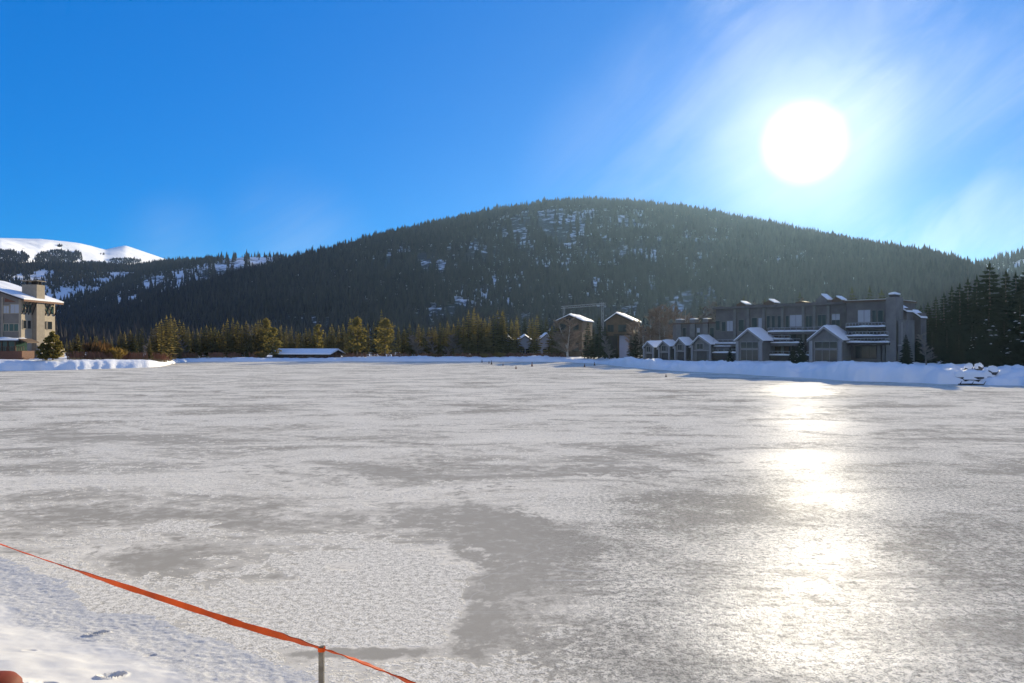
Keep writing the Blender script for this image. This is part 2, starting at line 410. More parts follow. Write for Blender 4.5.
# ------------------------------------------------------------------ hills and mountains
def hill_material(name, snow=(.80,.81,.84), dark=(.06,.055,.05), amount=.5, scale=.012):
    t = NT(name); v = t.coord()
    k = t.ramp(t.math('ADD', t.noise(v, scale, 8, .65), t.math('MULTIPLY', t.math('SUBTRACT', t.noise(v, scale*9, 4), .5), .5)), amount-.08, amount+.08)
    t.bsdf(t.mix(k, dark, snow), .8, .1, t.bump(t.noise(v, scale*8, 5), .5, 3.0))
    return t.m
def bumpf(px, py, L):
    s = np.zeros(np.shape(px))
    for a, b_, ra, rb, w in L:
        s = np.maximum(s, w*np.exp(-(((px-a)/ra)**2+((py-b_)/rb)**2)))
    return s

def hill(name, label, crest, foot, dist, mat, px0, px1, npx, nr, shape=1.0, base=1.0, rough=10, seed=0, back=1.6):
    """a ridge: crest rows at picture columns, standing at distance dist(px); rises from foot(px)"""
    px = np.linspace(px0, px1, npx)
    t = np.concatenate([np.linspace(0, 1, nr), np.linspace(1.02, back, nr//4)])
    P, T = np.meshgrid(px, t, indexing='ij')
    D = interp(P, dist); Fo = interp(P, foot)
    Yh = Fo+(D-Fo)*T
    Xh = (P-CX)/F_PX*Yh
    zc = EYE+(HY-interp(P, crest))/F_PX*D
    s = np.clip(T, 0, 1)
    prof = (s**shape)*(1-.30*s**3)/.70
    prof = np.where(T > 1, 1-(T-1)**1.3*1.2, np.minimum(prof, 1.0)*1.0)
    prof = np.where(T <= 1, (1.25*s**shape-.25*s**(shape+2.5)), prof)
    n = (fbm(Xh/180, Yh/180, seed, 5)-.5)*rough*4*np.clip(s*(1.0-s)*4, 0, 1)
    gul = (np.abs(fbm(P/55.0, T*.7, seed+5, 3)-.5))*rough*3*np.clip(s*(1.0-s)*4, 0, 1)
    Z = base+(zc-base)*prof+n-gul
    o = np_mesh(name, np.stack([Xh, Yh, Z], -1).reshape(-1, 3), grid_faces(npx, len(t)), mat)
    tag(o, label, kind='structure')
    def sample(p, tt):
        i = np.clip((p-px0)/(px1-px0)*(npx-1), 0, npx-1.001); i0 = i.astype(int); fi = i-i0
        j = np.interp(tt, t, np.arange(len(t))); j = np.clip(j, 0, len(t)-1.001); j0 = j.astype(int); fj = j-j0
        def g(A): return (A[i0, j0]*(1-fi)+A[i0+1, j0]*fi)*(1-fj)+(A[i0, j0+1]*(1-fi)+A[i0+1, j0+1]*fi)*fj
        return g(Xh), g(Yh), g(Z)
    return sample

def forest(name, label, pts, hmin, hmax, mat, fat=.17, tintbias=0.0):
    """far wood: thousands of ragged little conifers in one mesh"""
    n = len(pts)
    h = rng.uniform(hmin, hmax, n)*(.62+.75*rng.random(n)**2)
    sides = 6
    ang = np.arange(sides)/sides*2*np.pi
    vs, fs, tint = [], [], []
    base = 0
    off = rng.uniform(0, 6.28, n)
    big = fbm(pts[:,0]/70, pts[:,1]/120, 91, 4)-.5
    h = h*(1+.5*big)
    tn = np.clip(rng.normal(.42, .22, n)+tintbias+1.3*big, 0, 1)
    lean = rng.normal(0, .02, (n, 2))
    for (zb, za, rad) in ((.06, .62, 1.0), (.34, .82, .72), (.62, 1.02, .42)):
        jit = rng.uniform(.55, 1.25, (n, sides)); jz = rng.uniform(-.06, .05, (n, sides))
        r = (h*fat*rad)[:, None]*jit
        a = ang[None]+off[:, None]
        ring = np.stack([r*np.cos(a), r*np.sin(a), h[:, None]*(zb+jz)], -1)
        apex = np.stack([h*lean[:, 0], h*lean[:, 1], h*za], -1)[:, None]
        v = np.concatenate([ring, apex], 1)+pts[:, None, :]
        vs.append(v.reshape(-1, 3)); tint.append(np.repeat(tn, sides+1))
        i = np.arange(n)[:, None]*(sides+1)+base
        k = np.arange(sides)[None]
        fs.append(np.stack([i+k, i+(k+1) % sides, np.broadcast_to(i+sides, (n, sides))], -1).reshape(-1, 3))
        base += n*(sides+1)
    o = np_mesh(name, np.concatenate(vs), np.concatenate(fs), mat, False, {'tint': np.concatenate(tint)})
    tag(o, label, 'forest', kind='stuff')
    return o
def scatter(sample, n, p0, p1, t0, t1, patches, floor=0.0, tpow=1.0):
    p = rng.uniform(p0, p1, n); tt = t0+(t1-t0)*rng.random(n)**tpow
    x, y, z = sample(p, tt)
    py = HY-(z-EYE)/y*F_PX
    clear = bumpf(p, py, patches)
    clear = clear*(.5+2.2*sstep(.35,.62,fbm(p/3.5, py/16.0, 77, 3)))
    keep = rng.random(n) > clear+floor
    return np.stack([x, y, z-.3], -1)[keep]

# A: the long dark forested hill across the lake
A_CREST = [(-40,345),(40,338),(70,331),(95,325),(140,312),(188,294),(240,277),(305,258),(350,247),(400,234),(450,223),(500,212),(540,206),(590,203),(640,206),(700,213),
           (750,223),(800,235),(850,246),(900,255),(940,264),(970,275),(1010,290),(1080,315),(1200,340)]
A_DIST = [(-40,950),(100,1000),(200,1150),(300,1380),(400,1650),(500,1850),(600,1950),(700,1800),(800,1500),(900,1150),(970,950),(1200,800)]
A_FOOT = [(-40,580),(200,560),(600,640),(800,520),(970,380),(1200,320)]
sA = hill('hill', 'long dark forested hill across the lake', A_CREST, A_FOOT, A_DIST, hill_material('hill_snow_ground', amount=.56), -40, 1200, 400, 90, 1.12, 1.0, 7, 3)
PA = [(545,222,38,12,.72),(580,235,30,20,.5),(480,255,30,14,.4),(380,262,30,10,.45),(640,250,40,14,.35),(620,222,30,10,.4),(520,290,60,10,.25),(700,250,40,14,.3),(520,238,10,18,.6),(566,232,16,14,.85),(505,228,12,9,.6),(470,242,12,9,.5),(425,262,12,12,.6),(440,270,8,9,.55),(335,272,20,7,.4),(400,252,18,6,.4),
      (295,322,26,5,.95),(325,324,20,5,.9),(440,314,18,8,1),(456,307,10,10,.95),(425,319,12,5,.95),(535,319,14,4,.8),(690,302,18,9,.9),(675,306,12,7,.95),(735,302,10,6,.5),(610,312,30,6,.6)]
ptsA = scatter(sA, 62000, -30, 1190, .0, 1.04, PA, .0, .95)
forest('forest', 'dense dark conifer forest covering the long hill across the lake', ptsA, 9, 16, M['forest'], .20)
# B: the hill behind it on the left
B_CREST = [(20,330),(50,315),(68,306),(104,290),(141,275),(176,267),(210,261),(245,257),(285,257),(320,264),(380,280),(450,310)]
sB = hill('hill', 'forested hill with snowy clearings behind the long hill', B_CREST, [(0,850),(450,1050)], [(0,1450),(200,1650),(450,2000)], hill_material('hill_snow_ground_back', amount=.45), 20, 450, 220, 70, 1.1, 1.0, 9, 13)
PB = [(205,284,22,8,.9),(250,262,25,5,.95),(225,270,20,6,.8),(165,293,16,5,.9),(186,289,10,8,.8),(155,283,12,7,.8),(180,277,7,6,.8),(130,300,14,5,.6),(275,264,20,4,.8)]
forest('forest', 'conifer forest with snowy clearings on the hill behind, at left', scatter(sB, 26000, 22, 445, 0, 1.04, PB, .05), 9, 14, M['forest'], .19)
# C: lower wooded ridge with ski runs
C_CREST = [(-250,255),(-120,262),(0,266),(40,266),(90,267),(130,267),(165,263),(200,262),(240,268),(320,300)]
sC = hill('hill', 'wooded ridge with white ski runs below the snowy mountain', C_CREST, [(-250,850),(320,1300)], [(-250,1150),(0,1500),(150,1900),(320,2000)], hill_material('ski_hill_ground', amount=.36), -250, 320, 200, 60, 1.05, 1.0, 8, 23)
PC = [(30,278,20,2.6,1.8),(50,273,14,2.2,1.6),(76,291,22,2.6,1.8),(58,297,16,4,1.6),(122,275,14,2,1.2),(104,280,12,2,1)]
forest('forest', 'conifer forest between white ski runs below the snowy mountain', scatter(sC, 30000, -245, 315, 0, 1.03, PC, .03), 9, 14, M['forest'], .2)
# D: the bare snow mountain
D_CREST = [(-420,250),(-200,236),(-60,236),(0,238),(40,239),(80,244),(105,249.5),(118,247),(125,246),(150,254),(176,263),(215,277),(300,310)]
sD = hill('mountain', 'broad white snow covered mountain on the left horizon', D_CREST, [(-420,850),(0,1650),(176,2550),(300,2900)], [(-420,1200),(0,2300),(176,3400),(300,3800)], hill_material('mountain_snow', (.92,.92,.91), (.34,.31,.29), .29, .010), -420, 300, 320, 90, .85, 150.0, 6, 33, 1.3)
PD = [(4,258,28,8,1),(58,258,26,8.5,1),(92,266,36,4,1.2),(20,272,60,6,1.2),(-60,255,50,12,1),(125,261,20,3,.8),(60,246,10,2,.5),(104,254,12,3,.35)]
p = rng.uniform(-415, 295, 130000); tt = rng.uniform(.05, 1, 130000); x, y, z = sD(p, tt); py = HY-(z-EYE)/y*F_PX
kk = (bumpf(p, py, PD)*(.4+1.2*fbm(p/6, py/4, 88, 3)) > .42)
forest('forest', 'blue grey forest patches on the white mountain', np.stack([x, y, z-.3], -1)[kk], 5, 8, M['forest'], .26)
# E: hill at the far right
E_CREST = [(900,300),(940,280),(960,270),(985,264),(1024,254),(1100,240),(1250,225),(1500,230)]
sE = hill('hill', 'wooded hillside rising at the far right', E_CREST, [(900,800),(1500,700)], [(900,1500),(1500,1300)], hill_material('right_hill_ground', amount=.5), 900, 1500, 160, 60, 1.1, 1.0, 7, 43)
forest('forest', 'hazy conifer forest on the far right hillside', scatter(sE, 12000, 900, 1495, 0, 1.04, [(1015,265,14,6,.5)], .05), 11, 16, M['forest'], .19)
# wood on the flat behind the shoreline rows
n = 5600
p = rng.uniform(-200, 1180, n); yy = interp(p, SHORE)+rng.uniform(150, 340, n)
yy = np.where((p > 560) & (p < 930), np.maximum(yy, 260+rng.uniform(0, 170, n)), yy)
pts = np.stack([(p-CX)/F_PX*yy, yy, interp(p, PLATEAU)-.4], -1)
forest('forest', 'dark wood on the flat ground between the shoreline trees and the hill', pts, 6, 12, M['forest'], .2, .1)


# ------------------------------------------------------------------ tree kinds
def dirv(a, el=0): return Vector((math.cos(a)*math.cos(el), math.sin(a)*math.cos(el), math.sin(el)))
def spruce_crown(seed, h=10.0, wid=.16, lev=17, nb=8, bare=.08, droop=.25, full=1.0):
    r = random.Random(seed); m = MB()
    for k in range(lev):
        f = k/(lev-1)
        z = h*(bare+(1-bare)*f*.985)
        L0 = h*wid*((1-f)**.62*.95+.03)
        if f < .12: L0 *= .72+2*f
        n = max(4, int(nb*(1-.4*f)))
        ph = r.uniform(0, 6.28)
        for b in range(n):
            if r.random() < .08: continue
            a = ph+6.283*b/n+r.uniform(-.35, .35)
            L = L0*r.uniform(.62, 1.22)*full
            d = dirv(a); s = Vector((-d.y, d.x, 0))
            up = r.uniform(-.05, .12)-droop*(1-f)
            zb = z+r.uniform(-.25, .25)*h/lev
            p0 = Vector((0,0,zb)); tip = p0+d*L+Vector((0,0,L*up))
            wd = L*r.uniform(.26, .42)+.07
            mid = p0+d*L*.55+Vector((0,0,L*up*.4+.04))
            # main fan, with a ragged edge
            q1 = mid+s*wd-Vector((0,0,wd*.35)); q2 = mid-s*wd-Vector((0,0,wd*.35))
            e1 = p0+d*L*.85+s*wd*.55+Vector((0,0,L*up*.9-wd*.3)); e2 = p0+d*L*.82-s*wd*.6+Vector((0,0,L*up*.9-wd*.3))
            m.add([p0, q1, mid, q2], [(0,1,2),(0,2,3)])
            m.add([mid, q1, e1, tip], [(0,1,2),(0,2,3)])
            m.add([mid, q2, e2, tip], [(0,2,1),(0,3,2)])
            # hanging spray
            hg = r.uniform(.10, .22)*L+.12
            m.add([p0+d*L*.25, tip, p0+d*L*.6+Vector((0,0,-hg))+s*r.uniform(-.1,.1)], [(0,1,2)])
            if r.random() < .7:
                m.add([p0+d*L*.1+s*wd*.3, q1, q1*.5+p0*.5+Vector((0,0,-hg*1.2))], [(0,1,2)])
    for a in range(3):
        d = dirv(a*2.1); m.add([(0,0,h*1.03), d*.16+Vector((0,0,h*.94)), d*-.05+Vector((0,0,h*.92))], [(0,1,2)])
    return m
def trunk_mesh(h, r0, seed, topf=.93, lean=.0, n=6):
    r = random.Random(seed); pts = []; rad = []
    for k in range(6):
        f = k/5; pts.append((r.uniform(-.03,.03)*h*.15+lean*h*f, r.uniform(-.03,.03)*h*.15, h*topf*f-.3*(k == 0))); rad.append(r0*(1-.88*f)*(1.3 if k == 0 else 1))
    pts[0] = (0,0,-.4)
    m = MB(); m.tube(pts, rad, n); return m
def clump(m, c, rad, n, r, flat=.6, leaf=.28):
    for _ in range(n):
        v = Vector((r.gauss(0,1), r.gauss(0,1), r.gauss(0,1)*flat)); v.normalize()
        p = Vector(c)+Vector((v.x, v.y, v.z*flat))*rad*r.uniform(.55, 1.05)
        a = Vector((r.gauss(0,1), r.gauss(0,1), r.gauss(0,.7))).normalized(); b = a.orthogonal().normalized()
        if r.random() < .5: b = a.cross(b)
        L = leaf*r.uniform(.6, 1.4)
        m.add([p-a*L, p+b*L*.55, p+a*L, p-b*L*.5], [(0,1,2,3)])
def pine_crown(seed, h=11.0, wid=.30, z0=.2, n=46, leaf=.34):
    r = random.Random(seed); m = MB()
    for k in range(n):
        f = (k+.5)/n
        z = h*(z0+(1-z0)*f)
        prof = math.sin(math.pi*min(1, .16+.84*f)**1.0)**.8*(1-.35*f)+.05
        R0 = h*wid*prof*r.uniform(.35, 1.0)
        a = r.uniform(0, 6.28)
        clump(m, (R0*math.cos(a), R0*math.sin(a), z+r.uniform(-.3,.3)), h*.085*r.uniform(.7, 1.35), 26, r, .55, leaf)
    return m
def pine_limbs(h, r0, seed):
    m = trunk_mesh(h, r0, seed, .9)
    r = random.Random(seed+3)
    for k in range(9):
        z = h*(.25+.065*k); a = r.uniform(0,6.28); L = h*.2*(1.1-.07*k)
        p = Vector((0,0,z)); q = p+dirv(a, .35)*L
        m.tube([p, p*.5+q*.5+Vector((0,0,-.1)), q], [r0*.35, r0*.2, .02], 4, False)
    return m
def bare_tree(seed, h=11.0, stems=2, spread=.25, tw=700, narrow=.6):
    """leafless broadleaf: returns (trunk with limbs, fine twigs)"""
    r = random.Random(seed); T = MB(); C = MB(); ends = []
    for s_ in range(stems):
        base = Vector((r.uniform(-.25,.25)*stems*.5, r.uniform(-.25,.25), -.3))
        ln = Vector((r.uniform(-.1,.1), r.uniform(-.1,.1), 1)).normalized()
        pts = [base]
        for k in range(7):
            ln = (ln+Vector((r.uniform(-.09,.09), r.uniform(-.09,.09), .02))).normalized()
            pts.append(pts[-1]+ln*h*.92/7)
        rad = [.17*(1-.125*k)*(h/11) for k in range(8)]
        T.tube(pts, rad, 6)
        for k in range(2, 8):
            for _ in range(4):
                f = r.random(); p = pts[k-1].lerp(pts[k], f); a = r.uniform(0,6.28); el = r.uniform(.45, 1.0)
                L = h*spread*(1.15-.1*k)*r.uniform(.6,1.1)
                q = p+dirv(a, el)*L; mid = p.lerp(q,.5)+Vector((0,0,-.05*L))
                T.tube([p, mid, q], [.045, .03, .012], 3, False)
                ends.append((mid, q, L)); ends.append((p, mid, L))
    for _ in range(tw):
        p0, p1, L = r.choice(ends); p = p0.lerp(p1, r.random())
        d = ((p1-p0).normalized()+Vector((r.gauss(0,.5), r.gauss(0,.5), r.gauss(.35,.35)))).normalized()
        ll = L*r.uniform(.25,.6); s = d.orthogonal().normalized()*.036*h/11
        if r.random() < .5: s = d.cross(s)
        q = p+d*ll
        C.add([p-s, p+s, q], [(0,1,2)])
        for _k in range(2):
            pp = p.lerp(q, r.uniform(.3,.8)); d2 = (d+Vector((r.gauss(0,.6), r.gauss(0,.6), r.gauss(.1,.4)))).normalized()
            C.add([pp-s*.8, pp+s*.8, pp+d2*ll*.5], [(0,1,2)])
    return T, C
def shrub(seed, h=2.2, wid=1.6, n=260, stiff=.55):
    r = random.Random(seed); m = MB()
    for _ in range(n):
        a = r.uniform(0,6.28); b = Vector((math.cos(a), math.sin(a), 0))*r.uniform(0,.45)*wid
        d = Vector((math.cos(a)*(1-stiff)*r.uniform(.2,1.2), math.sin(a)*(1-stiff)*r.uniform(.2,1.2), 1)).normalized()
        L = h*r.uniform(.55,1.05)*(1-.35*b.length/wid); s = Vector((-d.y, d.x, .001)).normalized()*r.uniform(.03,.07)
        p = b+Vector((0,0,-.1)); q = p+d*L
        m.add([p-s*.5, p+s*.5, q+s*.3, q-s*.3], [(0,1,2,3)])
        m.add([q-d*L*.4-s, q-d*L*.2+s*3+b*.2, q], [(0,1,2)])
    return m
def snow_pads(crown_seed, h, wid, n=34):
    """pads of snow lying on the boughs"""
    r = random.Random(crown_seed+900); m = MB()
    for _ in range(n):
        f = r.uniform(.06,.8); a = r.uniform(0,6.28); R0 = h*wid*((1-f)**.85)*r.uniform(.55,.95)
        c = Vector((math.cos(a)*R0, math.sin(a)*R0, h*(.08+.92*f)-R0*.12)); L = r.uniform(.14,.30)*(1-.4*f)*h/9; W_ = L*r.uniform(1.0,2.0); tck = .07*h/9
        d = dirv(a); s = Vector((-d.y, d.x, 0)); ring = []
        for k in range(7):
            t_ = 6.283*k/7; ring.append(c+d*math.cos(t_)*L*r.uniform(.8,1.15)+s*math.sin(t_)*W_*r.uniform(.8,1.2)+Vector((0,0,-.12*L*math.cos(t_)-.04)))
        vs = ring+[c+Vector((0,0,tck))]+[c+Vector((0,0,-.05))]
        m.add(vs, [(k,(k+1)%7,7) for k in range(7)]+[((k+1)%7,k,8) for k in range(7)])
    return m

KIND = {}
def kind(key, name, h, crown, trunk, mc, mt, snow=None):
    KIND[key] = dict(name=name, h=h, crown=crown, trunk=trunk, mc=mc, mt=mt, snow=snow, me=None)
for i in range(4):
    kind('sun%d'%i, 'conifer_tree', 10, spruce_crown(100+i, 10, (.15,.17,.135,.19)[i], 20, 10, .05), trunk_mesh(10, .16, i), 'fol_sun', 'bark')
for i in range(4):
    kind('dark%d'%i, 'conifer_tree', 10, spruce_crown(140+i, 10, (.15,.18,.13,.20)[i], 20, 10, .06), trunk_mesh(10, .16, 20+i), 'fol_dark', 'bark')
for i in range(3):
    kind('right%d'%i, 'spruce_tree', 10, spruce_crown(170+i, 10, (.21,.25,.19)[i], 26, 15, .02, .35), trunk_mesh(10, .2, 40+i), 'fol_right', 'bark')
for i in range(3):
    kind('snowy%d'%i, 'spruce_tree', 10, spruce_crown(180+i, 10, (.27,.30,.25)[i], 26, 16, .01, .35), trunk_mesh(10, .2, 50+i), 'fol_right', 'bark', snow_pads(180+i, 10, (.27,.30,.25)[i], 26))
for i in range(3):
    kind('pine%d'%i, 'pine_tree', 11, pine_crown(200+i, 11, (.23,.30,.26)[i], (.16,.14,.1)[i], (54,62,48)[i]), pine_limbs(11, .2, 60+i), 'fol_pine', 'bark')
for i in range(3):
    t_, c_ = bare_tree(220+i, 11, (2,1,3)[i], (.27,.2,.25)[i], 3200)
    kind('bare%d'%i, 'bare_tree', 11, c_, t_, 'twig', 'bark_pale')
for i in range(3):
    t_, c_ = bare_tree(230+i, 11, (1,2,1)[i], (.16,.2,.22)[i], 2400)
    kind('grey%d'%i, 'bare_tree', 11, c_, t_, 'twig_grey', 'twig_grey')
kind('willow', 'willow_shrub', 4, shrub(250, 4, 2.6, 420, .5), None, 'willow', None)
kind('bush', 'shrub', 2, shrub(251, 2, 1.6, 240, .45), None, 'yellow_brush', None)
kind('bushpine', 'evergreen_shrub', 4, pine_crown(260, 4, .46, .03, 120, .2), pine_limbs(3.4, .1, 70), 'fol_pine', 'bark')
kind('redbush', 'shrub', 2, shrub(252, 2, 1.5, 240, .45), None, 'willow', None)

def ground_z(px, Y):
    return plateau_z(px)
def plant(key, px, Y, ytop, label, group=None, z0=None, rz=None, wide=1.0, cat='tree'):
    K = KIND[key]
    z0 = ground_z(px, Y) if z0 is None else z0
    H = max(zz(ytop, Y)-z0, .6); s = H/K['h']
    root = empty(K['name'], (at(px, Y), Y, z0), rnd.uniform(0, 6.28) if rz is None else rz)
    root.scale = (s*wide, s*wide, s)
    if K['me'] is None:
        c = K['crown'].build('crown' if K['trunk'] else 'stems', M[K['mc']], root); K['me'] = [('crown' if K['trunk'] else 'stems', c.data)]
        if K['trunk']:
            c = K['trunk'].build('trunk', M[K['mt']], root); K['me'].append(('trunk', c.data))
        if K['snow']:
            c = K['snow'].build('snow', M['tree_snow'], root); c['kind'] = 'stuff'; K['me'].append(('snow', c.data))
    else:
        for nm, me in K['me']:
            o = bpy.data.objects.new(nm, me); col.objects.link(o); o.parent = root
            if nm == 'snow': o['kind'] = 'stuff'
    tag(root, label, cat, group)
    return root

# ------------------------------------------------------------------ shoreline rows
TOPS = [(60,338),(75,336),(100,337),(120,334),(140,330),(152,328),(158,321),(168,317),(178,321),(190,327),(200,330),(206,321),(216,324),(228,323),(238,321),(250,325),(264,319),
        (275,325),(290,328),(305,330),(320,330),(330,325),(342,323),(355,318),(366,326),(375,318),(383,310),(392,320),(405,326),(415,326),(430,327),(440,324),(452,322),(462,319),(474,309),
        (484,316),(494,318),(503,311),(512,317),(522,316),(532,318),(540,314),(548,320),(560,326)]
def region_label(px, row):
    if px < 150: w = 'just right of the tan apartment block'
    elif px < 205: w = 'in the dense golden clump'
    elif px < 268: w = 'between the golden clump and the low lodge'
    elif px < 345: w = 'behind the low lodge'
    elif px < 400: w = 'by the two big round pines'
    elif px < 480: w = 'between the round pines and pale houses'
    else: w = 'by the three pale houses'
    k = {0: 'sunlit conifer of the front row', 1: 'narrow conifer of the middle row', 2: 'dark conifer of the rear row'}[row]
    return f'{k} {w}', f'{k}s {w}'
def region_count(): pass
px = 70.0
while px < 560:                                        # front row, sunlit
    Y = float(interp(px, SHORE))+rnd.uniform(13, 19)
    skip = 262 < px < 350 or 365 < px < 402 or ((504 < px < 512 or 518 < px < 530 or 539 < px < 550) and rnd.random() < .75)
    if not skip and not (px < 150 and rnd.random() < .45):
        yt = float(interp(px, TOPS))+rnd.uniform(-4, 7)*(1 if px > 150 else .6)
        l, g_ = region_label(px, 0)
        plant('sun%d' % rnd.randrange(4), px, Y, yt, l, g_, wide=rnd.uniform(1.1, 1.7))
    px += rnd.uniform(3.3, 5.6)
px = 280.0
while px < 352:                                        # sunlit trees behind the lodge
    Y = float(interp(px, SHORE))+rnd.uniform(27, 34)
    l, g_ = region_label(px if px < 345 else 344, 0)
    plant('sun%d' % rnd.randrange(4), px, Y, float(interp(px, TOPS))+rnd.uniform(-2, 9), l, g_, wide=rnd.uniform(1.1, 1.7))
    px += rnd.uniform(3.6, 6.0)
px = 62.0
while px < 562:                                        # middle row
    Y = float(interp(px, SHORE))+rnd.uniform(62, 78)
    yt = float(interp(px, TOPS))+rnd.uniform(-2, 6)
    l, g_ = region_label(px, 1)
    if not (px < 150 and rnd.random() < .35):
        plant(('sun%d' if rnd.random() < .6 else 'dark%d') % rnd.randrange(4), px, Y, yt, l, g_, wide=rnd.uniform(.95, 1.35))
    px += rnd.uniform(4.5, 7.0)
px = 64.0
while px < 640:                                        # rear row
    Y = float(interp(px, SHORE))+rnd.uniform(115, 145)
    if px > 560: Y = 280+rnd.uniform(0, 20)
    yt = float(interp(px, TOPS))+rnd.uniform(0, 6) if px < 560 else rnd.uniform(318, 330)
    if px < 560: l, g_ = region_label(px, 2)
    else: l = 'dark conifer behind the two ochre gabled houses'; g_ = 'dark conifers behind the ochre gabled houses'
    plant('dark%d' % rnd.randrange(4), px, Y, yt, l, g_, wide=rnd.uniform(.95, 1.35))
    px += rnd.uniform(6, 9)
# single trees that stand out
def Ys(px, d): return float(interp(px, SHORE))+d
plant('pine0', 357, Ys(357, 10), 318, 'tall rounded pine with bright trunk, just right of the low lodge', wide=1.05)
plant('pine1', 385, Ys(385, 10), 320, 'broadest round olive pine, leaning crown right of the tall pine', wide=1.15)
plant('sun0', 381.5, Ys(382, 20), 310, 'tallest pointed conifer rising behind the broadest round pine', wide=.9)
plant('pine2', 273, Ys(273, 9), 328, 'golden rounded pine at the left end of the low lodge', wide=1.1)
plant('pine0', 266, Ys(266, 16), 319, 'tall feathery pine standing behind the golden rounded pine', wide=.8)
plant('pine2', 318, Ys(318, 30), 325, 'loose feathery pine rising behind the right half of the low lodge roof', wide=.85)
plant('sun1', 149.5, Ys(150, 8), 339, 'small bright cone shaped conifer in front of the brown brush', wide=1.5)
plant('sun1', 474, Ys(474, 22), 308, 'tallest slender conifer between round pines and white roofed houses', wide=.85)
plant('sun3', 503, Ys(503, 20), 310, 'broad golden pointed conifer left of the white roofed houses', wide=.95)
plant('grey0', 186, Ys(186, 11), 329, 'pale leafless tree in front of the golden conifer clump', wide=1.3)
plant('grey1', 147, Ys(147, 26), 326, 'grey leafless tree just left of the golden conifer clump', wide=1.1)
plant('grey2', 247, Ys(247, 30), 321, 'grey leafless tree among conifers left of the feathery pine', wide=.8)
plant('grey1', 420, Ys(420, 12), 333, 'low brownish leafless tree right of the broadest round pine', wide=1.9)
for k, (px, yt) in enumerate(((435,331),(447,334),(456,332))):
    plant('grey%d' % (k % 3), px, Ys(px, 12), yt, 'dusky leafless tree in the thicket above the orange bush', 'leafless thicket above the orange bush', wide=1.8)
plant('willow', 97, Ys(97, 12), 339, 'rusty orange rounded willow standing right of the tan apartment block', wide=1.15, cat='shrub')
plant('redbush', 434, Ys(434, 5), 353, 'bright orange bush at the edge of the far snow bank', cat='shrub', wide=1.3)
plant('bush', 262, Ys(262, 7), 350, 'yellow green bush at the left gable of the low lodge', cat='shrub', wide=1.6)
plant('bush', 484, Ys(484, 6), 352.5, 'yellow brush clump below the tallest slender conifer', cat='shrub', wide=1.6)
plant('bush', 499, Ys(499, 6), 351.5, 'yellow brush clump below the broad golden conifer', cat='shrub', wide=1.9)
plant('bush', 115, Ys(115, 8), 345, 'small olive bush right of the rusty willow', cat='shrub', wide=1.2)
plant('bushpine', 53, 152, 334, 'tall rounded olive evergreen shrub against the tan apartment block', cat='shrub', z0=2.2, wide=.95)
plant('bushpine', 43, 150.5, 344, 'lower olive shrub tucked at the left foot of the tall evergreen shrub', cat='shrub', z0=2.2, wide=1.0)

# brown brush and reeds along the far shore, dry grass in the left bank
def blades(name, label, mat, n, p0, p1, d0, d1, h0, h1, w, cat, zf=None):
    m = MB()
    for _ in range(n):
        p = rnd.uniform(p0, p1); Y = float(interp(p, SHORE))+rnd.uniform(d0, d1); x = at(p, Y); z = plateau_z(p)-.1 if zf is None else zf(p)
        if fbm(p/9.0, Y/3.0, 61, 2) < .42: continue
        L = rnd.uniform(h0, h1); dx, dy = rnd.gauss(0,.25)*L, rnd.gauss(0,.25)*L
        m.add([(x-w, Y, z), (x+w, Y, z), (x+dx+w*.3, Y+dy, z+L), (x+dx-w*.5, Y+dy, z+L*.9)], [(0,1,2,3)])
    o = m.build(name, mat); tag(o, label, cat, kind='stuff'); return o
blades('willow_brush', 'strip of red brown brush along the far left shore', M['reed'], 3600, 66, 262, 7, 13, .9, 2.0, .07, 'brush')
blades('willow_brush', 'dark reddish brush under the trees of the middle shore', M['reed'], 2600, 330, 566, 8, 14, .6, 1.7, .07, 'brush')
blades('dry_grass', 'dry grass and twigs poking through the left snow bank', M['straw'], 1500, 60, 240, 3.5, 10, .25, .8, .05, 'dry grass', lambda p: float(interp(p, BANK))*.85)

# aspen with white trunks and the bare trees round the houses
plant('bare0', 567, Ys(567, 12), 316, 'big leafless aspen with two white trunks beside the snow bank', wide=1.5, rz=.3)
plant('bare2', 556, Ys(556, 18), 333, 'smaller reddish leafless tree left of the white trunked aspen', wide=1.5)
for k, (px, Y, yt, w_) in enumerate(((584,219,329,1.7),(610,200,334,1.5))):
    plant('grey%d' % k, px, Y, yt, ('dusky leafless tree under the gable right of the aspen','dusky leafless tree at the left corner of the right ochre house')[k], wide=w_)
for k, (px, Y, yt, w_) in enumerate(((640,205,318,1.2),(648,208,308,1.0),(655,212,303,1.1),(664,212,302,1.0),(672,214,305,1.1),(681,216,309,1.2),(690,220,315,1.3),(644,200,326,1.5),(660,203,322,1.5),(634,206,322,1.2))):
    plant('bare%d' % (k % 3), px, Y, yt, 'brown leafless aspen rising behind the four small gabled townhouses', 'brown aspens behind the small townhouses', wide=w_)
for k, (px, Y, yt) in enumerate(((712,215,301),(728,218,296),(752,220,298),(768,219,297),(783,220,296),(797,218,297),(812,215,290),(826,212,293),(842,208,292))):
    plant('grey%d' % (k % 3), px, Y, yt, 'grey leafless tree whose top shows above the long apartment building', 'bare tree tops above the long building', wide=1.3)
for k, (px, Y, yt) in enumerate(((588,219,322),(594,213,329),(599,212,317),(605,206,326),(611,202,339),(591,216,340),(617,199,345))):
    plant('dark%d' % (k % 4), px, Y, yt, 'dark spruce standing between the two ochre gabled houses', 'dark spruces between the ochre houses', wide=1.6)
for k, (px, Y, yt) in enumerate(((631,196,334),(636,192,331),(641,194,338))):
    plant('dark%d' % k, px, Y, yt, 'black green spruce left of the first small townhouse', 'black green spruces left of the townhouses', wide=1.5)
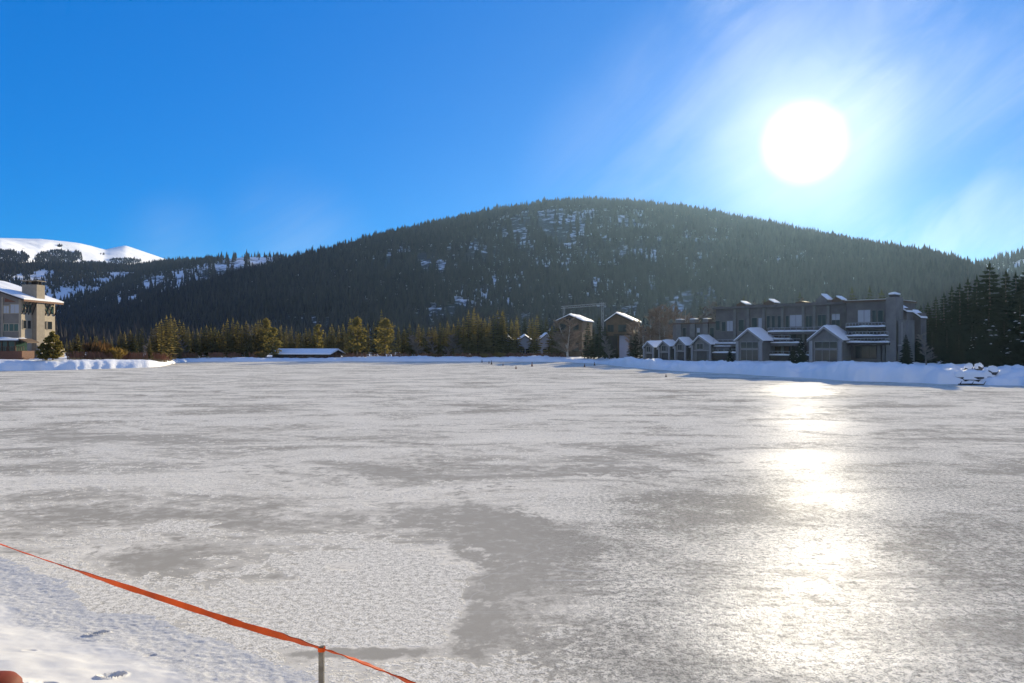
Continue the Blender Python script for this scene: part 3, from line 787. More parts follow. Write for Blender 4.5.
for k, (px, Y, yt) in enumerate(((700,235,306),(716,236,302),(744,232,297),(765,236,299),(800,232,293),(852,215,288),(870,210,287),(882,205,290))):
    plant('dark%d' % (k % 4), px, Y, yt, 'dark conifer top peeping over the long apartment building', 'conifer tops behind the apartment building', wide=1.2)

for px, yt, lab in ((801, 337, 'small snow dusted spruce in front of the long building, between the two pavilions'), (793, 345, 'lower snow dusted spruce beside the farther large pavilion'), (730, 347, 'snow dusted spruce left of the farther large pavilion')):
    Y_ = float(interp(px, SHORE))+14
    plant('snowy1', px, Y_, yt, lab, wide=1.0)

# dark trees at the right end
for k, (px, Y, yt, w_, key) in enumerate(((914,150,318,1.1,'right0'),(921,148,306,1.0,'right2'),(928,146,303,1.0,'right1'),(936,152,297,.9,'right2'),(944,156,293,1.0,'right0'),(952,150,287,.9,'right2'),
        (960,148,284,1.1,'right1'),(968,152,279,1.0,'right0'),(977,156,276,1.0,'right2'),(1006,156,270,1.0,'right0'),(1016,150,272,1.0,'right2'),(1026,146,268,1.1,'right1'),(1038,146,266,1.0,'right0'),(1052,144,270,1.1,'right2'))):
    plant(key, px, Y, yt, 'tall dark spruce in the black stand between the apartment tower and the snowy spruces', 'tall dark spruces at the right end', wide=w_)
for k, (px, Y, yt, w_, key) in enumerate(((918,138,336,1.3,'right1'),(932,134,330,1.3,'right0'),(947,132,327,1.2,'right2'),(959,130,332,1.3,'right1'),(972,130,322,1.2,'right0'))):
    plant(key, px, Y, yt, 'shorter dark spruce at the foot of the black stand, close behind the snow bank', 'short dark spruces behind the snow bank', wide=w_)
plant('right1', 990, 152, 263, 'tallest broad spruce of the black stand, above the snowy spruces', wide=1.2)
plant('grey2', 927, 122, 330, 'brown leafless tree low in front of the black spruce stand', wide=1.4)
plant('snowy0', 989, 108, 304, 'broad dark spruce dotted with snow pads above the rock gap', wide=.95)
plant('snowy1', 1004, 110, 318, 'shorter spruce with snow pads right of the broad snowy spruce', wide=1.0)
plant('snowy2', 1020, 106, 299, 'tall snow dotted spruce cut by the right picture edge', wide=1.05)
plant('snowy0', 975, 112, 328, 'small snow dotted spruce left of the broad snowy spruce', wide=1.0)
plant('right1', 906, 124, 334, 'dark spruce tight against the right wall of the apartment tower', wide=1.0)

# ------------------------------------------------------------------ buildings
class Frame:
    """facade frame: x runs along the facade (left to right as seen), y into the house, z up"""
    def __init__(s, px, Y, deg):
        s.o = Vector((at(px, Y), Y)); s.a = R(deg)
        s.ux = Vector((math.cos(s.a), math.sin(s.a))); s.uy = Vector((-math.sin(s.a), math.cos(s.a)))
    def loc(s, px, py, d=0.0):
        a = (px-CX)/F_PX
        t = (s.o.dot(s.uy)+d)/(a*s.uy.x+s.uy.y)
        p = Vector((a*t, t))-s.o
        return p.dot(s.ux), zz(py, t)
    def x(s, px, d=0.0): return s.loc(px, 345, d)[0]
    def z(s, px, py, d=0.0): return s.loc(px, py, d)[1]
    def root(s, name, x, d, z):
        p = s.o+s.ux*x+s.uy*d
        return empty(name, (p.x, p.y, z), s.a)

class House:
    """collects parts in facade coordinates, writes them under one root"""
    def __init__(s, fr, name, label, cat, x, d, z, group=None):
        s.f = fr; s.r = fr.root(name, x, d, z); s.off = (x, d, z); tag(s.r, label, cat, group)
    def put(s, mb, name, mat, parent=None, smooth=False):
        mb.v = [(a-s.off[0], b-s.off[1], c-s.off[2]) for a, b, c in mb.v]
        return mb.build(name, M[mat], parent or s.r, smooth)
    def window(s, x0, x1, z0, z1, y, glass='glass', frame='trim', bars=1, blind=None, fw=.12):
        m = MB()
        for a, b_, c, d in ((x0-fw, x0, z0-fw, z1+fw), (x1, x1+fw, z0-fw, z1+fw), (x0, x1, z0-fw, z0), (x0, x1, z1, z1+fw)):
            m.box(a, b_, y-.09, y+.02, c, d)
        for k in range(1, bars):
            xm = x0+(x1-x0)*k/bars; m.box(xm-.04, xm+.04, y-.075, y+.02, z0, z1)
        fo = s.put(m, 'window', frame)
        p = MB(); p.box(x0, x1, y-.03, y+.015, z0, z1); s.put(p, 'pane', glass, fo)
        if blind is not None:
            b_ = MB(); b_.box(x0+.03, x1-.03, y-.05, y-.034, z0+(z1-z0)*(1-blind), z1-.02); s.put(b_, 'blind', 'blind', fo)
    def snow_slab(s, x0, x1, y0, y1, z0, th, name='snow', parent=None, seed=0, sx=.5):
        """a lumpy layer of snow on a flat surface"""
        nx = max(3, int((x1-x0)/sx)+1); ny = 4; m = MB()
        xs = np.linspace(x0, x1, nx); ys = np.linspace(y0, y1, ny)
        vs = []; fs = []
        for i, x in enumerate(xs):
            for j, y in enumerate(ys):
                e = .45 if (i in (0, nx-1) or j in (0, ny-1)) else 1
                vs.append((x, y, z0+th*e*(.65+.7*float(vnoise(x*.8+seed, y*.9, seed)))))
        for i in range(nx-1):
            for j in range(ny-1): a = i*ny+j; fs.append((a, a+ny, a+ny+1, a+1))
        n = len(vs)
        rim = [(i, 0) for i in range(nx)]+[(nx-1, j) for j in range(1, ny)]+[(i, ny-1) for i in range(nx-2, -1, -1)]+[(0, j) for j in range(ny-2, 0, -1)]
        low = [(vs[i*ny+j][0], vs[i*ny+j][1], z0) for i, j in rim]
        vs += low; L = len(rim)
        for k in range(L):
            a = rim[k][0]*ny+rim[k][1]; b_ = rim[(k+1)%L][0]*ny+rim[(k+1)%L][1]
            fs.append((a, n+k, n+(k+1)%L, b_))
        m.add(vs, fs); return s.put(m, name, 'roof_snow', parent)

def gable(fr, name, label, cat, px0, px1, pxa, y_apex, y_eave, d, depth, wall='grey_light', zb=None, group=None, over=.5, snow=.28, rake='trim', front=None, roof='dark_wood', side_frac=None):
    x0, x1 = fr.x(px0, d), fr.x(px1, d); xa = fr.x(pxa, d)
    za = fr.z(pxa, y_apex, d); ze = fr.z((px0+px1)/2, y_eave, d)
    H = House(fr, name, label, cat, (x0+x1)/2, d, zb, group)
    wm = MB(); wi = .35
    sl0 = (za-ze)/(xa-x0); sl1 = (za-ze)/(x1-xa)
    wm.prism_y([(x0+wi, zb), (x1-wi, zb), (x1-wi, ze+wi*sl1-.05), (xa, za-.05), (x0+wi, ze+wi*sl0-.05)], d, d+depth)
    H.put(wm, 'wall', wall)
    th = .2
    rm = MB()
    rm.prism_y([(x0-.1, ze-.1*sl0), (xa, za), (x1+.1, ze-.1*sl1), (x1+.1, ze-.1*sl1+th), (xa, za+th), (x0-.1, ze-.1*sl0+th)], d-over+.02, d+depth+over-.02)
    ro = H.put(rm, 'roof', roof)
    # snow blanket: two lumpy slopes
    for sgn, xe in ((-1, x0-.12), (1, x1+.12)):
        zE = ze-.12*(sl0 if sgn < 0 else sl1)
        nx, ny = 7, max(6, int(depth/1.2)); m = MB(); vs = []; fs = []
        for i in range(nx):
            f = i/(nx-1); x = xa+(xe-xa)*f; zbase = za+th+(zE-za)*f+.01
            for j in range(ny):
                y = d-over-.03+(depth+2*over+.06)*j/(ny-1)
                e = .55 if (i == nx-1 or j in (0, ny-1)) else 1
                vs.append((x, y, zbase+snow*e*(.75+.5*float(vnoise(x*.7, y*.7, 5)))))
        for i in range(nx-1):
            for j in range(ny-1):
                a = i*ny+j; q = (a, a+ny, a+ny+1, a+1); fs.append(q if sgn > 0 else q[::-1])
        n = len(vs)
        rim = [(i, 0) for i in range(nx)]+[(nx-1, j) for j in range(1, ny)]+[(i, ny-1) for i in range(nx-2, -1, -1)]
        for (i, j) in rim:
            v = vs[i*ny+j]; f = i/(nx-1); vs.append((v[0], v[1], za+th+(zE-za)*f+.005))
        for k in range(len(rim)-1):
            a = rim[k][0]*ny+rim[k][1]; b_ = rim[k+1][0]*ny+rim[k+1][1]
            q = (a, n+k, n+k+1, b_); fs.append(q if sgn > 0 else q[::-1])
        m.add(vs, fs); H.put(m, 'snow', 'roof_snow', ro)
    if rake:
        bm_ = MB()
        for xe, sl in ((x0-.1, sl0), (x1+.1, sl1)):
            zE = ze-.1*sl
            bm_.prism_y([(xe, zE-.22), (xa, za-.22), (xa, za+th-.02), (xe, zE+th-.02)] if xe < xa else [(xa, za-.22), (xe, zE-.22), (xe, zE+th-.02), (xa, za+th-.02)], d-over-.06, d-over+.015)
        H.put(bm_, 'barge_board', rake, ro)
    H.geo = dict(x0=x0, x1=x1, xa=xa, za=za, ze=ze)
    return H

FR = Frame(645, 178, math.degrees(math.atan2(-43, 38.5)))     # the row on the right, turned to the lake
# ---- four small gabled townhouses
def townhouse(px0, px1, pxa, ya, ye, label, door=True, wall='grey_light'):
    d = 0; zb = 1.2
    H = gable(FR, 'townhouse', label, 'townhouse', px0, px1, pxa, ya, ye, d, 9, wall, zb, 'four small gabled townhouses')
    g = H.geo; W_ = g['x1']-g['x0']; cx = g['xa']
    H.window(cx-.16*W_, cx+.16*W_, g['ze']-.9, g['ze']+.25, d, 'glass', 'trim', 2)
    H.window(cx-.12*W_, cx+.30*W_, zb+.35, g['ze']-1.5, d, 'glass_warm', 'dark_wood', 2)
    for xa, xb in ((g['x0']+.1, g['x0']+.45), (g['x1']-.45, g['x1']-.1)):
        p = MB(); p.box(xa, xb, d-.5, d-.1, zb, g['ze']-.05); H.put(p, 'post', 'trim')
    b_ = MB(); b_.box(g['x0']+.45, g['x1']-.45, d-.35, d-.12, g['ze']-1.3, g['ze']-1.08); H.put(b_, 'lintel', 'trim')
    # flat-roofed link with a snow edge on the right of the gable
    wx0, wx1 = g['x1']+.15, g['x1']+.15+W_*.75
    m = MB(); m.box(wx0, wx1, d+1.0, d+8, zb, g['ze']-.3); H.put(m, 'side_wing', 'grey_wall')
    H.window(wx0+.4, wx1-.4, zb+.5, g['ze']-1.0, d+1.0, 'glass', 'dark_wood', 3)
    H.snow_slab(wx0-.1, wx1+.1, d+.5, d+8, g['ze']-.29, .3, seed=int(px0))
    return H
townhouse(644, 655, 648.5, 342.5, 348, 'farthest and smallest gabled townhouse, right of the black green spruces')
townhouse(659, 671, 664, 341.5, 347, 'second small gabled townhouse from the black green spruces')
townhouse(675, 687, 680, 339, 346, 'third small gabled townhouse, with a narrow steep gable')
townhouse(692, 712, 700, 336.5, 345, 'nearest of the four small townhouses, blue shaded snow on its roof')

# ---- long three storey apartment building behind
d0 = 3.2
def long_block():
    f = FR; x0, x1 = f.x(716, d0), f.x(846, d0); zb = 1.4
    zt = f.z(800, 306, d0)
    H = House(f, 'apartment_building', 'long grey three storey apartment building with snow edged balconies', 'apartments', (x0+x1)/2, d0+5, zb)
    m = MB(); m.box(x0, x1, d0, d0+13, zb, zt); H.put(m, 'wall', 'grey_wall')
    r = MB(); r.box(x0-.3, x1+.02, d0-.7, d0+13.5, zt+.004, zt+.5); ro = H.put(r, 'roof', 'grey_wall')
    xw0 = f.x(672, d0); zw = f.z(694, 324, d0)
    m = MB(); m.box(xw0, x0-.005, d0+.3, d0+11, zb, zw); wg = H.put(m, 'wing', 'grey_wall')
    m = MB(); m.box(xw0-.3, x0-.006, d0-.2, d0+11.3, zw+.004, zw+.3); H.put(m, 'wing_roof', 'brown_wood', wg)
    for k, (pa, pb) in enumerate(((676,681),(690,695),(703,708))):
        a, b_ = f.x(pa, d0), f.x(pb, d0); m = MB(); m.box(a, b_, d0-.1, d0+1.5, zw-3, zw+1.1); ch = H.put(m, 'chimney', 'grey_light'); H.snow_slab(a, b_, d0-.1, d0+1.5, zw+1.102, .22, 'snow', ch, k)
    # steep dormers break the roof line
    for k, (pa, pb, yy_) in enumerate(((718,726,306),(737,746,302),(751,760,305),(764,775,300),(779,787,303),(796,806,301),(817,828,295),(832,842,297))):
        a, b_ = f.x(pa, d0), f.x(pb, d0); zp = f.z((pa+pb)/2, yy_, d0); xm = (a+b_)/2
        c = MB(); c.prism_y([(a, zt+.45), (b_, zt+.45), (b_, zt+.5+(zp-zt)*.3), (xm, zp), (a, zt+.5+(zp-zt)*.3)], d0-.4+.2*(k % 2), d0+2); dm = H.put(c, 'dormer', 'brown_wood' if k % 2 else 'grey_light')
        if k in (1, 3, 6, 7):
            hh = zt+.5+(zp-zt)*.3
            c = MB(); c.prism_y([(xm, zp+.02), (b_+.1, hh-.08), (b_+.1, hh+.12), (xm, zp+.3)], d0-.45+.2*(k % 2), d0+2.02); H.put(c, 'snow', 'roof_snow', dm)
    # third storey windows
    for pa, pb, ya, yb, g, bl in ((722,725.5,322,331,'glass',None),(716,720,321,330,'glass',None),(727,733,321,331,'glass',1.0),(739,744,320,331,'glass',None),(752,757,318,329,'glass',None),(758.5,762,318,329,'glass',1.0),
                                  (767,770,316,328,'glass',None),(772,775,316,328,'glass',None),(778,781,316,328,'glass',None),(786,789,316,328,'glass',None),(790,802,315,326.5,'glass',1.0),(806,812,316,327,'glass',None),(818,826,315,326,'glass',None),(832,840,314,326,'glass',.5)):
        xa, xb = f.x(pa, d0), f.x(pb, d0); pm = (pa+pb)/2
        H.window(xa, xb, f.z(pm, yb, d0), f.z(pm, ya, d0), d0, g, 'grey_light', 2 if pb-pa > 5 else 1, bl)
    for pa, pb in ((683,686),(697,700),(710,714)):
        xa, xb = f.x(pa, d0+.3), f.x(pb, d0+.3); pm = (pa+pb)/2
        H.window(xa, xb, f.z(pm, 337, d0+.3), f.z(pm, 328, d0+.3), d0+.3, 'glass', 'grey_light', 1, .5 if pa == 697 else None)
    # pilasters
    m = MB()
    for p in (735.5, 748.5, 764.5, 783, 804, 815, 829):
        xa = f.x(p, d0); m.box(xa-.28, xa+.28, d0-.35, d0-.003, zb, zt-.1)
    H.put(m, 'pilaster', 'grey_light')
    # balconies: parapet with snow on top, dark recess behind
    for (pa, pb, yt, yb, dd) in ((768,826,331.5,334,-1.8),(768,790,339.5,341.5,-2.2),(767,800,343,346,-2.5),(713,738,343.5,346,-2.2),(767,812,355.5,361.5,-3.0),(712,736,353,360,-2.6)):
        d = d0+dd; xa, xb = f.x(pa, d), f.x(pb, d); pm = (pa+pb)/2
        z1, z0_ = f.z(pm, yt, d), f.z(pm, yb, d)
        m = MB(); m.box(xa, xb, d, d0-.36, max(z0_, zb-.2), z1); bo = H.put(m, 'balcony', 'dark_wood' if yt > 350 else 'grey_wall')
        H.snow_slab(xa-.05, xb+.05, d-.08, d+1.0, z1+.002, .32, 'snow', bo, int(pa))
        rl = MB(); n = max(3, int((xb-xa)/1.2))
        for k in range(n+1):
            xx = xa+(xb-xa)*k/n; rl.box(xx-.03, xx+.03, d+.02, d+.08, z1, z1+.8)
        rl.box(xa, xb, d+.01, d+.09, z1+.8, z1+.88); H.put(rl, 'railing', 'metal', bo)
    # second and first storey openings behind the balconies
    for pa, pb, ya, yb, g in ((770,776,334.5,339,'glass_warm'),(778,786,334.5,339,'glass'),(790,796,334.5,341,'glass'),(798,806,335,341,'glass_warm'),(770,778,347,353,'glass_warm'),(780,790,347,354,'glass'),(793,799,347,354,'glass'),(801,806,346,353,'glass_warm'),(717,725,347,354,'glass_warm'),(727,735,347,354,'glass')):
        xa, xb = f.x(pa, d0), f.x(pb, d0); pm = (pa+pb)/2
        H.window(xa, xb, f.z(pm, yb, d0), f.z(pm, ya, d0), d0, g, 'dark_wood', 2)
    # flower boxes and brown cladding panels
    m = MB()
    for pa, pb, ya, yb in ((768.5,789,334.2,339.2),(768,789,347,353.5)):
        xa, xb = f.x(pa, d0), f.x(pb, d0); pm = (pa+pb)/2; m.box(xa, xb, d0-.05, d0-.002, f.z(pm, yb, d0), f.z(pm, ya, d0))
    H.put(m, 'cladding', 'brown_wood')
long_block()

# ---- end block with the chimney tower
def end_block():
    f = FR; d = 1.2; x0, x1 = f.x(846.5, d), f.x(890, d); zb = 1.5; zt = f.z(866, 302, d)
    H = House(f, 'apartment_tower', 'grey end block with a tall chimney tower beside the black spruces', 'apartments', (x0+x1)/2, d+5, zb)
    m = MB(); m.box(x0, x1, d, d+12, zb, zt); H.put(m, 'wall', 'grey_wall')
    r = MB(); r.box(x0-.3, x1+.3, d-.6, d+12.3, zt+.004, zt+.35); ro = H.put(r, 'roof', 'brown_wood'); H.snow_slab(x0-.2, x1+.2, d-.4, d+12, zt+.352, .16, 'snow', ro, 8)
    # chimney tower
    dt = -.4; a, b_ = f.x(886, dt), f.x(896, dt); zc = f.z(891, 297, dt)
    c = MB(); c.box(a, b_, dt, dt+3.4, zb, zc); co = H.put(c, 'chimney', 'grey_light')
    cp = MB(); cp.box(a+.4, b_-.4, dt+.5, dt+2.8, zc, zc+.5); H.put(cp, 'chimney_cap', 'dark_wood', co); H.snow_slab(a+.3, b_-.3, dt+.4, dt+2.9, zc+.502, .55, 'snow', co, 4)
    H.window(f.x(858, d), f.x(870.5, d), f.z(864, 322, d), f.z(864, 310, d), d, 'glass', 'grey_light', 2, 1.0)
    H.window(f.x(872.5, d), f.x(876, d), f.z(874, 322, d), f.z(874, 310.5, d), d, 'glass', 'grey_light', 1)
    H.window(f.x(878, d), f.x(883, d), f.z(880, 322, d), f.z(880, 310.5, d), d, 'glass', 'grey_light', 1)
    for k, (pa, pb, yt, yb, dd) in enumerate(((846,885,327,330,-1.4),(845,888,336,338.5,-1.7),(847,889,342.5,345,-2.0))):
        q = d+dd; xa, xb = f.x(pa, q), f.x(pb, q); pm = 866; z1, z0_ = f.z(pm, yt, q), f.z(pm, yb, q)
        m = MB(); m.box(xa, xb, q, d-.003, z0_, z1); bo = H.put(m, 'balcony', 'dark_wood'); H.snow_slab(xa-.05, xb+.05, q-.08, q+.9, z1+.002, .3, 'snow', bo, 20+k)
        rl = MB(); n = 12
        for j in range(n+1):
            xx = xa+(xb-xa)*j/n; rl.box(xx-.03, xx+.03, q+.02, q+.08, z1, z1+.75)
        rl.box(xa, xb, q+.01, q+.09, z1+.75, z1+.83); H.put(rl, 'railing', 'metal', bo)
    for pa, pb, ya, yb, g in ((849,856,330.5,335.5,'glass'),(858,866,330.5,335.5,'glass_warm'),(869,878,330.5,335.5,'glass'),(856,876,346.5,358,'glass')):
        H.window(f.x(pa, d), f.x(pb, d), f.z((pa+pb)/2, yb, d), f.z((pa+pb)/2, ya, d), d, g, 'dark_wood', 3)
    m = MB()
    for pa, pb in ((846.8,850),(878.5,881.5),(883,886)):
        xa, xb = f.x(pa, d), f.x(pb, d); m.box(xa, xb, d-.4, d-.002, zb, f.z(866, 345.5, d))
    H.put(m, 'pier', 'grey_light')
end_block()

# ---- right annex: pale column and two little snowy roofs beyond the tower
def annex():
    f = FR; d = -.2; zb = 1.5; x0, x1 = f.x(898.3, d), f.x(906, d)
    H = House(f, 'stair_tower', 'slim pale stair tower with snowy lean-to roofs right of the chimney tower', 'stair tower', (x0+x1)/2, d+2, zb)
    zt = f.z(901, 320, d); m = MB(); m.box(x0, x1, d, d+4, zb, zt); H.put(m, 'wall', 'grey_light')
    H.window(x0+.7, x1-.7, f.z(901, 343, d), f.z(901, 323, d), d, 'glass', 'trim', 2)
    b_ = MB(); b_.box(x0-.1, x1+.1, d-.1, d-.003, f.z(901, 346, d), f.z(901, 344.6, d)); H.put(b_, 'band', 'trim')
    for k, (pa, pb, yt, yb) in enumerate(((897,907,304,312),(912,921,309,318))):
        q = d+4.2+k*3; xa, xb = f.x(pa, q), f.x(pb, q); z1, z0_ = f.z((pa+pb)/2, yt+1, q), f.z((pa+pb)/2, yb, q)
        m = MB(); m.box(xa+.1, xb-.1, q+.2, q+3, zb, z1-.55); H.put(m, 'rear_wall', 'grey_wall')
        m = MB(); m.prism_y([(xa, z1-.4), (xb, z0_-.2), (xb, z0_), (xa, z1-.2)], q, q+3.1); ro = H.put(m, 'roof', 'dark_wood')
        m = MB(); m.prism_y([(xa-.05, z1-.19), (xb+.05, z0_+.01), (xb+.05, z0_+.25), (xa-.05, z1+.15)], q-.05, q+3.15); H.put(m, 'snow', 'roof_snow', ro)
annex()

# ---- two large gabled front pavilions
def pavilion(px0, px1, pxa, ya, ye, label, d):
    zb = 1.5
    H = gable(FR, 'gabled_pavilion', label, 'pavilion', px0, px1, pxa, ya, ye, d, 7.0-d*0-2.0, 'grey_light', zb, 'two large gabled pavilions', snow=.35)
    g = H.geo; x0, x1 = g['x0'], g['x1']; W_ = x1-x0
    for xa, xb in ((x0+.3, x0+.95), (x1-.95, x1-.3)):
        p = MB(); p.box(xa, xb, d-.4, d-.003, zb, g['ze']+.1); H.put(p, 'post', 'trim')
    H.window(x0+1.3, x1-1.3, g['ze']-1.35, g['ze']-.15, d, 'glass', 'trim', 3)
    H.window(x0+1.3, x1-1.3, zb+.3, g['ze']-1.75, d, 'glass_warm', 'trim', 3)
pavilion(735.5, 764, 749, 330, 341.5, 'farther of two large gabled pavilions, snow slope showing on its roof', -2.6)
pavilion(808.5, 844, 825, 327.5, 341, 'nearer of two large gabled pavilions, left of the end block', -2.6)

# ---- two ochre gabled houses above the bank
F2 = Frame(578, 240, -20)
H = gable(F2, 'gabled_house', 'ochre gabled house with bright snowy roof behind the white trunked aspen', 'house', 556, 583, 569.5, 315.5, 321.5, 0, 14, 'ochre', 1.2, 'two ochre gabled houses', snow=.5, rake='dark_wood')
g = H.geo
H.window(g['xa']-3, g['xa']-1.2, g['ze']-2.6, g['ze']-.8, 0, 'glass', 'dark_wood', 2); H.window(g['xa']+1.2, g['xa']+3, g['ze']-2.6, g['ze']-.8, 0, 'glass', 'dark_wood', 2)
H.window(g['xa']-.9, g['xa']+.9, g['ze']-.2, g['ze']+1.0, 0, 'glass', 'dark_wood', 2)
H.window(g['xa']-3, g['xa']-.5, 3, 5.6, 0, 'glass_warm', 'dark_wood', 2); H.window(g['xa']+1, g['xa']+3, 3, 5.6, 0, 'glass_warm', 'dark_wood', 2)
F3 = Frame(618, 219, -18)
H = gable(F3, 'gabled_house', 'ochre gabled house right of the dark spruces, snow on its right slope', 'house', 605, 634, 616.5, 314, 322, 0, 14, 'ochre', 1.3, 'two ochre gabled houses', snow=.5, rake='dark_wood')
g = H.geo
H.window(g['xa']+.6, g['xa']+2.8, g['ze']-2.8, g['ze']-.9, 0, 'glass', 'dark_wood', 2); H.window(g['xa']-2.6, g['xa']-.9, g['ze']-2.8, g['ze']-.9, 0, 'glass', 'dark_wood', 2)
m = MB(); m.box(g['xa']+1.0, g['x1']-.2, -.9, -.01, 1.4, g['ze']-4.0); H.put(m, 'garage_front', 'blue_wall')
m = MB(); m.box(g['xa']-.5, g['x1']+.3, -2.0, -.02, g['ze']-3.95, g['ze']-3.6); H.put(m, 'canopy', 'dark_wood')
m = MB(); m.box(g['xa']-2.8, g['xa']+.2, -.12, -.005, 1.5, g['ze']-4); H.put(m, 'door', 'dark_wood')

# ---- pale houses with white roofs behind the conifers
F4 = Frame(525, 246, 4)
for k, (p0, p1, pa, ya, ye, lab) in enumerate(((503,514,508.5,337.5,342,'pale house with white roof, left of three behind the conifers'),(517,533,525,336.5,342,'pale house with white roof, middle of three behind the conifers'),(537,551,547,334.5,342,'pale house with white roof, right of three, nearest the white trunked aspen'))):
    H = gable(F4, 'small_house', lab, 'house', p0, p1, pa, ya, ye, 0, 8, 'blue_wall', 1.1, 'three pale houses', snow=.6, rake=None)
    g = H.geo
    H.window(g['xa']-1.2, g['xa']-.2, 2.2, 3.6, 0, 'glass', 'dark_wood', 1); H.window(g['xa']+.3, g['xa']+1.3, 2.2, 3.6, 0, 'glass', 'dark_wood', 1)

# ---- low lodge with a long snow roof at the middle shore
def low_lodge():
    f = Frame(305, 233, -12); zb = .9
    x0, x1 = f.x(270), f.x(328); ze = f.z(300, 354.3); zr = f.z(300, 350.8); dp = 9.0; yr = dp/2
    H = House(f, 'low_lodge', 'long low lodge with a thick snow roof and orange brown gable', 'lodge', (x0+x1)/2, 2, zb)
    m = MB(); m.box(x0+1, x1, 0, dp, zb, ze); H.put(m, 'wall', 'brown_wood')
    def yz(poly, xa, xb):                        # polygon in y,z extruded along x
        n = len(poly); q = MB()
        q.add([(xa, y, z) for y, z in poly]+[(xb, y, z) for y, z in poly], [tuple(range(n-1, -1, -1)), tuple(range(n, 2*n))]+[(i, (i+1)%n, (i+1)%n+n, i+n) for i in range(n)]); return q
    H.put(yz([(0, zb), (dp, zb), (dp, ze), (yr, zr-.1), (0, ze)], x1+.003, x1+.2), 'gable', 'red_wood')
    e = 1.0; sl = (zr-ze)/yr
    ro = H.put(yz([(-e, ze-e*sl), (yr, zr), (dp+e, ze-e*sl), (dp+e, ze-e*sl+.22), (yr, zr+.22), (-e, ze-e*sl+.22)], x0+.6, x1+1.3), 'roof', 'dark_wood')
    H.put(yz([(-e-.05, ze-e*sl+.225), (yr, zr+.225), (dp+e+.05, ze-e*sl+.225), (dp+e, ze-e*sl+.55), (yr, zr+.7), (-e, ze-e*sl+.55)], x0+.5, x1+1.38), 'snow', 'roof_snow', ro)
    for k in range(6):
        xa = x0+2+(x1-x0-4)*k/6; H.window(xa, xa+1.7, zb+.4, ze-.35, 0, 'glass_warm', 'dark_wood', 2)
low_lodge()

